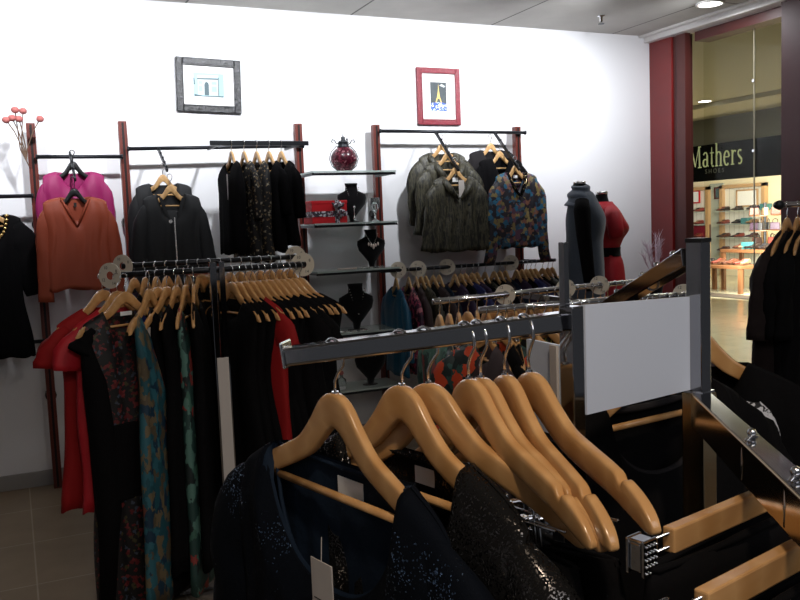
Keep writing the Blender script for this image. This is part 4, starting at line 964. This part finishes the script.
for px, py, k, lb in ((505, 296, 0, 'cream round size divider left of the chrome upright on the centre rack'), (566, 291, 0, 'cream round size divider beside the chrome upright on the centre rack'), (600, 286, 0, 'cream round size divider above the left part of the white panel'), (684, 291, 1, 'cream round size divider above the right end of the white panel')):
    a, b, _ = DB[k]; a, b = Vector(a), Vector(b)
    best = min((abs((lambda v: 400+FPX*v.dot(RT)/v.dot(FW))(a.lerp(b, u/100)-CAM)-px), u) for u in range(101))[1]
    q = a.lerp(b, best/100); size_disc((q.x, q.y, q.z-.0125), R(60), lb, None, ('10', '12', '14', '16'), .045)
# ================================================================= COAT RAIL AT THE RIGHT
F0 = dep(780, 205, 3.7); cr_ = thing('coat_rail', F0, 'chrome arm with a dark finial carrying the long black coats at the right edge', 'rail')
MB().tube([(0, 0, 0), (.9, -.35, 0)], .0125, 14).build('tube', 'chrome', cr_, True)
MB().lathe([(.001, -.03), (.016, -.024), (.022, -.005), (.020, .004), (.010, .012), (.010, .03)], n=18, axis='x').build('finial', 'iron', cr_, True)
MB().tube([(.88, -.34, 0), (.88, -.34, -F0.z)], .018, 12).build('floor_post', 'chrome', cr_, True)
MB().lathe([(.2, -F0.z+.02), (.2, -F0.z)], (.88, -.34, 0), 24).build('base_plate', 'chrome', cr_)
for i, (dx, mt) in enumerate(((.03, 'charcoal'), (.075, 'black'), (.105, 'black'))):
    q = F0+Vector((dx, -.39*dx, .0125)); lb = ['long charcoal black coat with three quarter sleeves, nearest the window', 'black coat in the middle of the coats at the right edge', 'black coat furthest right on the chrome arm'][i]
    put(TH, q, R(22+2*i), 'wooden hanger of the '+lb)
    M['coat'] = M.get('coat') or mat('black_ribbed_coat', s(38, 30, 30), .9, vary=.3, vscale=40, spec=.2)
    place(garment('coat', 'coat', 'coat' if i == 0 else mt, dict(length=.36, ang=9, r0=(.08, .04), r1=(.07, .035)), w=.25, L=1.10, neck=('crew', .07, .05, .012), T=.06, prof=((0, 1), (.3, 1.02), (.6, 1.1), (1, 1.25)), seed=90+i, fold=.016, nu=40, nv=24), q, R(22+2*i+180), lb)
# ================================================================= FOREGROUND FOUR WAY STAND
BA, BB = dep(288, 346, 1.07), dep(562, 311, 1.0)
P1, P2 = dep(571, 306, 1.0), dep(699, 392, 1.18)
ang = math.atan2(P2.y-P1.y, P2.x-P1.x)
fs_ = thing('display_stand', (P1.x, P1.y, 0), 'smoked chrome four way clothes stand in the foreground, left upright with the long bar', 'clothes stand')
o_ = Vector((P1.x, P1.y, 0)); rotm = Matrix.Rotation(ang, 3, 'Z')
mt_ = Matrix.Rotation(ang, 3, 'Z')
MB().box((0, 0, P1.z/2), (.021, .021, P1.z), mt_).build('outer_upright', 'dchrome', fs_, bevel=.0015)
MB().box((-.002, .010, 1.35), (.009, .009, .48), mt_).build('inner_upright', 'dchrome', fs_, bevel=.001)
bt = MB(); bt.beam(BA-o_-Vector((0, 0, .0125)), BB-o_-Vector((0, 0, .0125)), .036, .023)
bt.build('long_bar', 'bchrome', fs_, bevel=.004, seg=4)
dbar = (BB-BA).normalized()
ec = MB().beam(BA-o_-dbar*.004-Vector((0, 0, .010)), BA-o_-Vector((0, 0, .010)), .038, .034); ec.build('end_plate', 'chrome', fs_, bevel=.003)
TP = .028
# right upright with collar, panel, arms
p2 = Vector((P2.x, P2.y, 0))
q_ = dep(696, 240, 1.20)
MB().box((p2-o_)+Vector((0, 0, P2.z/2)), (.034, .034, P2.z), mt_).build('outer_upright', 'woodreflchrome', fs_, bevel=.002)
MB().box((p2-o_)+Vector((0, 0, P2.z+.0015)), (.030, .030, .003), mt_).build('collar_cap', 'chrome', fs_)
MB().box((p2-o_)+Vector((0, 0, q_.z/2+.3)), (.024, .024, q_.z-.6), mt_).build('inner_upright', 'dchrome', fs_, bevel=.0015)
MB().box((p2-o_)+Vector((0, 0, q_.z+.001)), (.026, .026, .006), mt_).build('end_cap', 'blackplastic', fs_, bevel=.001)
w0 = Vector((P2.x-.004, P2.y+.012, q_.z-.022)); w1 = dep(606, 309, 1.58)
MB().beam(w0-o_, w1-o_, .022, .026).build('sloping_arm', 'dchrome', fs_, bevel=.0015)
st_ = MB(); 
for i in range(5): st_.ball((w0-o_).lerp(w1-o_, .15+.17*i)+Vector((0, 0, .018)), .006, 8)
st_.build('stop_studs', 'chrome', fs_, True)
A0 = Vector((P2.x, P2.y, P2.z-.022)); r_ = ray(800, 484); tt = (P2.z-CAM.z)/r_.z; A1 = CAM+r_*tt; A1.z = A0.z
dar = (A1-A0).normalized(); A2 = A0+dar*1.0
MB().beam(A0-o_+dar*.012, A1-o_+dar*.12, .028, .046).build('straight_arm', 'woodreflchrome', fs_, bevel=.0022, seg=3)
up_ = Vector((0, 0, .0236)); MB().beam(A0-o_+dar*.014+up_, A1-o_+dar*.12+up_, .024, .0012).build('dark_reflection_strip', 'dchrome', fs_)  # thin grey plate added to paint the darker reflection along the arm top
MB().box((-.0, 0, .02), (.9, .05, .03), mt_).build('foot', 'dchrome', fs_); MB().box((p2-o_)+Vector((0, 0, .02)), (.05, .7, .03), mt_).build('foot', 'dchrome', fs_)
# sign panels
c0, c1 = dep(583, 305, 1.0), dep(697, 296, 1.185); b0, b1 = dep(583, 417, 1.0), dep(697, 389, 1.185)
pc = (c0+c1)/2; hh = ((c0.z-b0.z)+(c1.z-b1.z))/2; zc = (c0.z+c1.z+b0.z+b1.z)/4
pa = math.atan2(c1.y-c0.y, c1.x-c0.x)
sgp = thing('sign_panel', (pc.x, pc.y, zc), 'blank white card sign panel held between the two foreground uprights', 'sign', pa)
wd = math.hypot(c1.x-c0.x, c1.y-c0.y)
pn = MB().prism([(-wd/2, b0.z-zc), (wd/2, b1.z-zc), (wd/2, c1.z-zc), (-wd/2, c0.z-zc)], -.003, .003); pn.build('card', 'paper', sgp)
MB().box((wd/2-.012, -.005, 0), (.018, .003, hh-.006)).build('clear_edge_sleeve', 'paper', sgp)
e0, e1 = dep(528, 333, 1.22), dep(572, 330, 1.12)
sp2 = thing('sign_panel', ((e0.x+e1.x)/2, (e0.y+e1.y)/2, 0), 'narrow white side panel just left of the foreground upright, below the bar', 'sign', math.atan2(e1.y-e0.y, e1.x-e0.x))
MB().box((0, 0, 1.382), (math.hypot(e1.x-e0.x, e1.y-e0.y), .006, .128)).build('card', 'paper', sp2)
MB().box((.018, -.005, 1.382), (.016, .004, .126)).build('edge_channel', 'tag', sp2)
# ---- six big hangers on the long bar
FH = make_wood_hanger('wood', True, True); FC = make_wood_hanger('wood', True, False, True)
def on_bar(px):
    best = min((abs((lambda v: 400+FPX*v.dot(RT)/v.dot(FW))(BA.lerp(BB, u/400)-CAM)-px), u) for u in range(401))[1]
    return BA.lerp(BB, best/400)+Vector((0, 0, .001))
FGH = [(333, 14, 0, 'large wooden hanger nearest the left end of the chrome bar, carrying the navy sequined top'),
       (400, 14, 0, 'large wooden hanger second from the left on the chrome bar, carrying the pewter sequined top'),
       (424, 19, -4, 'large bare wooden hanger third from the left on the chrome bar'),
       (463, 2, -8, 'large bare wooden hanger fourth from the left on the chrome bar, front of the touching pair'),
       (476, 1, -7, 'large bare wooden hanger fifth on the chrome bar, rear of the touching pair'),
       (500, -5, -8, 'large bare wooden hanger second from the right on the chrome bar'),
       (522, -4, -12, 'large bare wooden hanger at the right end of the chrome bar')]
HP = []
for i, (px, a, tl, lb) in enumerate(FGH):
    q = on_bar(px); HP.append((q, a, tl)); put(FH if i < 2 else FC, q, R(a-90), lb, None, R(tl))
def fgput(g, i, lb): q, a, tl = HP[i]; g.location = q; g.rotation_euler = (0, R(tl), R(a-90)); g['label'] = fit16(lb); return g
NK = ('scoop', .145, .17, .010)
g = fgput(garment('top', 'top', 'navyseq', dict(length=.36, ang=10, r0=(.08, .032), r1=(.07, .028), n=24, nj=24), w=.222, L=.46, neck=NK, T=.030, t0=.014, tn=.018, drop=.011, prof=((0, 1), (.3, 1.0), (.6, .97), (1, 1.05)), seed=101, fold=.006, nu=110, nv=44), 0, 'navy blue top with sequined shoulders and a hanging paper tag, nearest on the chrome bar')
cloth_body(w=.217, L=.455, neck=('scoop', .144, .165, .008), T=.025, t0=.0115, tn=.013, drop=.009, prof=((0, 1), (.3, 1.0), (.6, .97), (1, 1.05)), seed=101, fold=.006, nu=110, nv=30).build('lining', 'navy', g, True)
neck_rim(g, 'navy', NK, .0032)
MB().box((.01, .010, hanger_top(.145)-.030), (.055, .0012, .028)).build('care_label', 'mount', g)
t1 = price_tag(g, .03, -.052, hanger_top(.145)-.10, .046, .10, 0)
NK2 = ('scoop', .12, .125, .012)
g = fgput(garment('top', 'top', 'greyseq', dict(length=.34, ang=12, r0=(.075, .03), r1=(.065, .026), n=24, nj=20), w=.215, L=.46, neck=NK2, T=.030, t0=.014, tn=.018, drop=.011, seed=104, fold=.006, nu=100, nv=40), 1, 'pewter grey crushed sequin top, second on the chrome bar')
neck_rim(g, 'greyseq', NK2, .004)
MB().box((.02, .016, hanger_top(.12)-.03), (.04, .0012, .022)).build('care_label', 'mount', g)
def skirt(mt, w=.15, L=.55, z0=AP-.145, seed=0, T=.03):
    k = thing('skirt', (0, 0, 0), '', 'skirt'); rg = random.Random(seed); vs = []; fs = []; nu, nv = 48, 20
    p0 = rg.uniform(0, 6)
    for j in range(nv+1):
        v = j/nv
        for i in range(nu):
            a = 2*PI*i/nu; f = .012*v+.002
            vs.append((w*(1+.25*v)*math.copysign(abs(math.cos(a))**.8, math.cos(a)), -.012+math.copysign(abs(math.sin(a))**.6, math.sin(a))*(.010+T*min(1, v*3))+f*math.sin(7*math.cos(a)+p0+v), z0-L*v))
    for j in range(nv):
        for i in range(nu): fs.append((j*nu+i, j*nu+(i+1) % nu, (j+1)*nu+(i+1) % nu, (j+1)*nu+i))
    mb = MB(); mb.add(vs, fs); mb.build('skirt_body', mt, k, True, solid=.0016)
    wb = MB(); wb.tube([(w*math.cos(2*PI*i/24), -.012+.011*math.sin(2*PI*i/24), z0-.004) for i in range(25)], .004, 6, False); wb.build('waistband', mt, k, True)
    return k
for i, lb in ((2, 'black skirt clipped under the third big hanger'), (3, 'black skirt clipped under the fourth big hanger'), (4, 'black skirt clipped under the fifth big hanger'), (5, 'black skirt clipped under the sixth big hanger'), (6, 'black skirt clipped under the rightmost big hanger')):
    fgput(skirt(['blackseq', 'black', 'black', 'black', 'black'][i-2], .15, .5, AP-.195, seed=i), i, lb)
# two clip hangers on the straight arm
def clip_hanger():
    h = thing('clip_hanger', (0, 0, 0), '', 'hanger'); z = -.074
    MB().box((0, 0, z), (.31, .014, .026)).build('wooden_block', 'wood', h, bevel=.002)
    pts = [(.030, 0, -.040), (.024, 0, -.030), (.0195, 0, -.016)]+[(.0185*math.cos(R(a)), 0, -.0135+.0155*math.sin(R(a))) for a in (25, 55, 90, 125, 155)]+[(-.0185, 0, -.022), (-.0175, 0, -.042), (-.009, 0, -.052), (0, 0, -.056), (0, 0, z+.01)]
    hk = MB(); hk.tube(pts, .0024, 8); hk.ball(pts[0], .004, 8); hk.ball((0, 0, .006), .0055, 8); hk.build('hook', 'chrome', h, True)
    for dz in (-.007, .007): MB().tube([(-.21, 0, z+dz), (.21, 0, z+dz)], .0017, 8).build('clip_rod', 'chrome', h, True)
    for sx in (-1, 1):
        cb = MB(); cb.box((sx*.200, -.010, z-.002), (.022, .004, .036)); cb.box((sx*.200, .008, z-.002), (.022, .004, .036)); cb.box((sx*.200, -.001, z+.012), (.018, .016, .006))
        cb.box((sx*.200, -.001, z-.002), (.020, .012, .028)); c_ = cb.build('clip', 'chrome', h, bevel=.0015)
        rd = MB()
        for a in range(4):
            for b in range(5): rd.ball((sx*(.200)+(a-1.5)*.005, -.013, z-.016+b*.0065), .0016, 6)
        rd.build('clip_grip', 'chrome', c_, True)
    return h
CHG = clip_hanger(); ha = -PI+R(13)
for px, py, lb, sl in ((742, 440, 'wooden block clip hanger further along the straight chrome arm', 'black skirt held by the farther clip hanger on the straight chrome arm'), (776, 480, 'wooden block clip hanger closest to the camera on the straight chrome arm', 'black skirt held by the nearest clip hanger at the bottom right')):
    r_ = ray(px, py); q = CAM+r_*((P2.z-CAM.z)/r_.z); k = (q-A0).dot(dar); q = A0+dar*k; q.z = P2.z+.002
    put(CHG, q, ha+PI, lb)
    k_ = skirt('black', .20, .5, -.085, seed=int(px), T=.03); k_.location = q; k_.rotation_euler = (0, 0, ha+PI); k_['label'] = sl
# tops behind the panel on the sloping arm
def behind(px, py, t, rz, mt, lb, neck, kind='tee', L=.5, w=.21, sleeves=True):
    q = dep(px, py, t); put(FH, q, R(rz), 'wooden hanger of the '+lb)
    g = garment('top', 'top', mt, dict(length=.2, ang=20, r0=(.08, .04), r1=(.08, .035), n=18, nj=12) if sleeves else None, w=w, L=L, neck=neck, T=.045, t0=.014, drop=.010, seed=int(px), fold=.012, nu=64, nv=30)
    g.location = q; g.rotation_euler = (0, 0, R(rz)); g['label'] = fit16(lb); return g
q = w0.lerp(w1, .45)
g = behind(652, 296, 1.36, 8, 'black', 'black scoop neck top hanging behind and below the white panel', ('scoop', .13, .135, .03))
neck_rim(g, 'charcoal', ('scoop', .13, .135, .03), .006)
g = behind(694, 296, 1.72, -44, 'black', 'black sleeveless top with a white print beside the right upright', ('scoop', .09, .10, .02), sleeves=False)
pf = MB(); vs = []; fs = []
for j in range(13):
    for i in range(13):
        u, v = -1+i/6, j/12; wv = .085*math.sqrt(max(.05, 1-(2*v-1)**2))
        vs.append((.108+u*wv*.6, -.082+.012*u*u, -.20-.20*v))
for j in range(12):
    for i in range(12): fs.append((j*13+i, j*13+i+1, (j+1)*13+i+1, (j+1)*13+i))
pf.open = True; pf.add(vs, fs).build('printed_patch', 'bwprint', g, True, solid=.002)
bpy.context.view_layer.update()
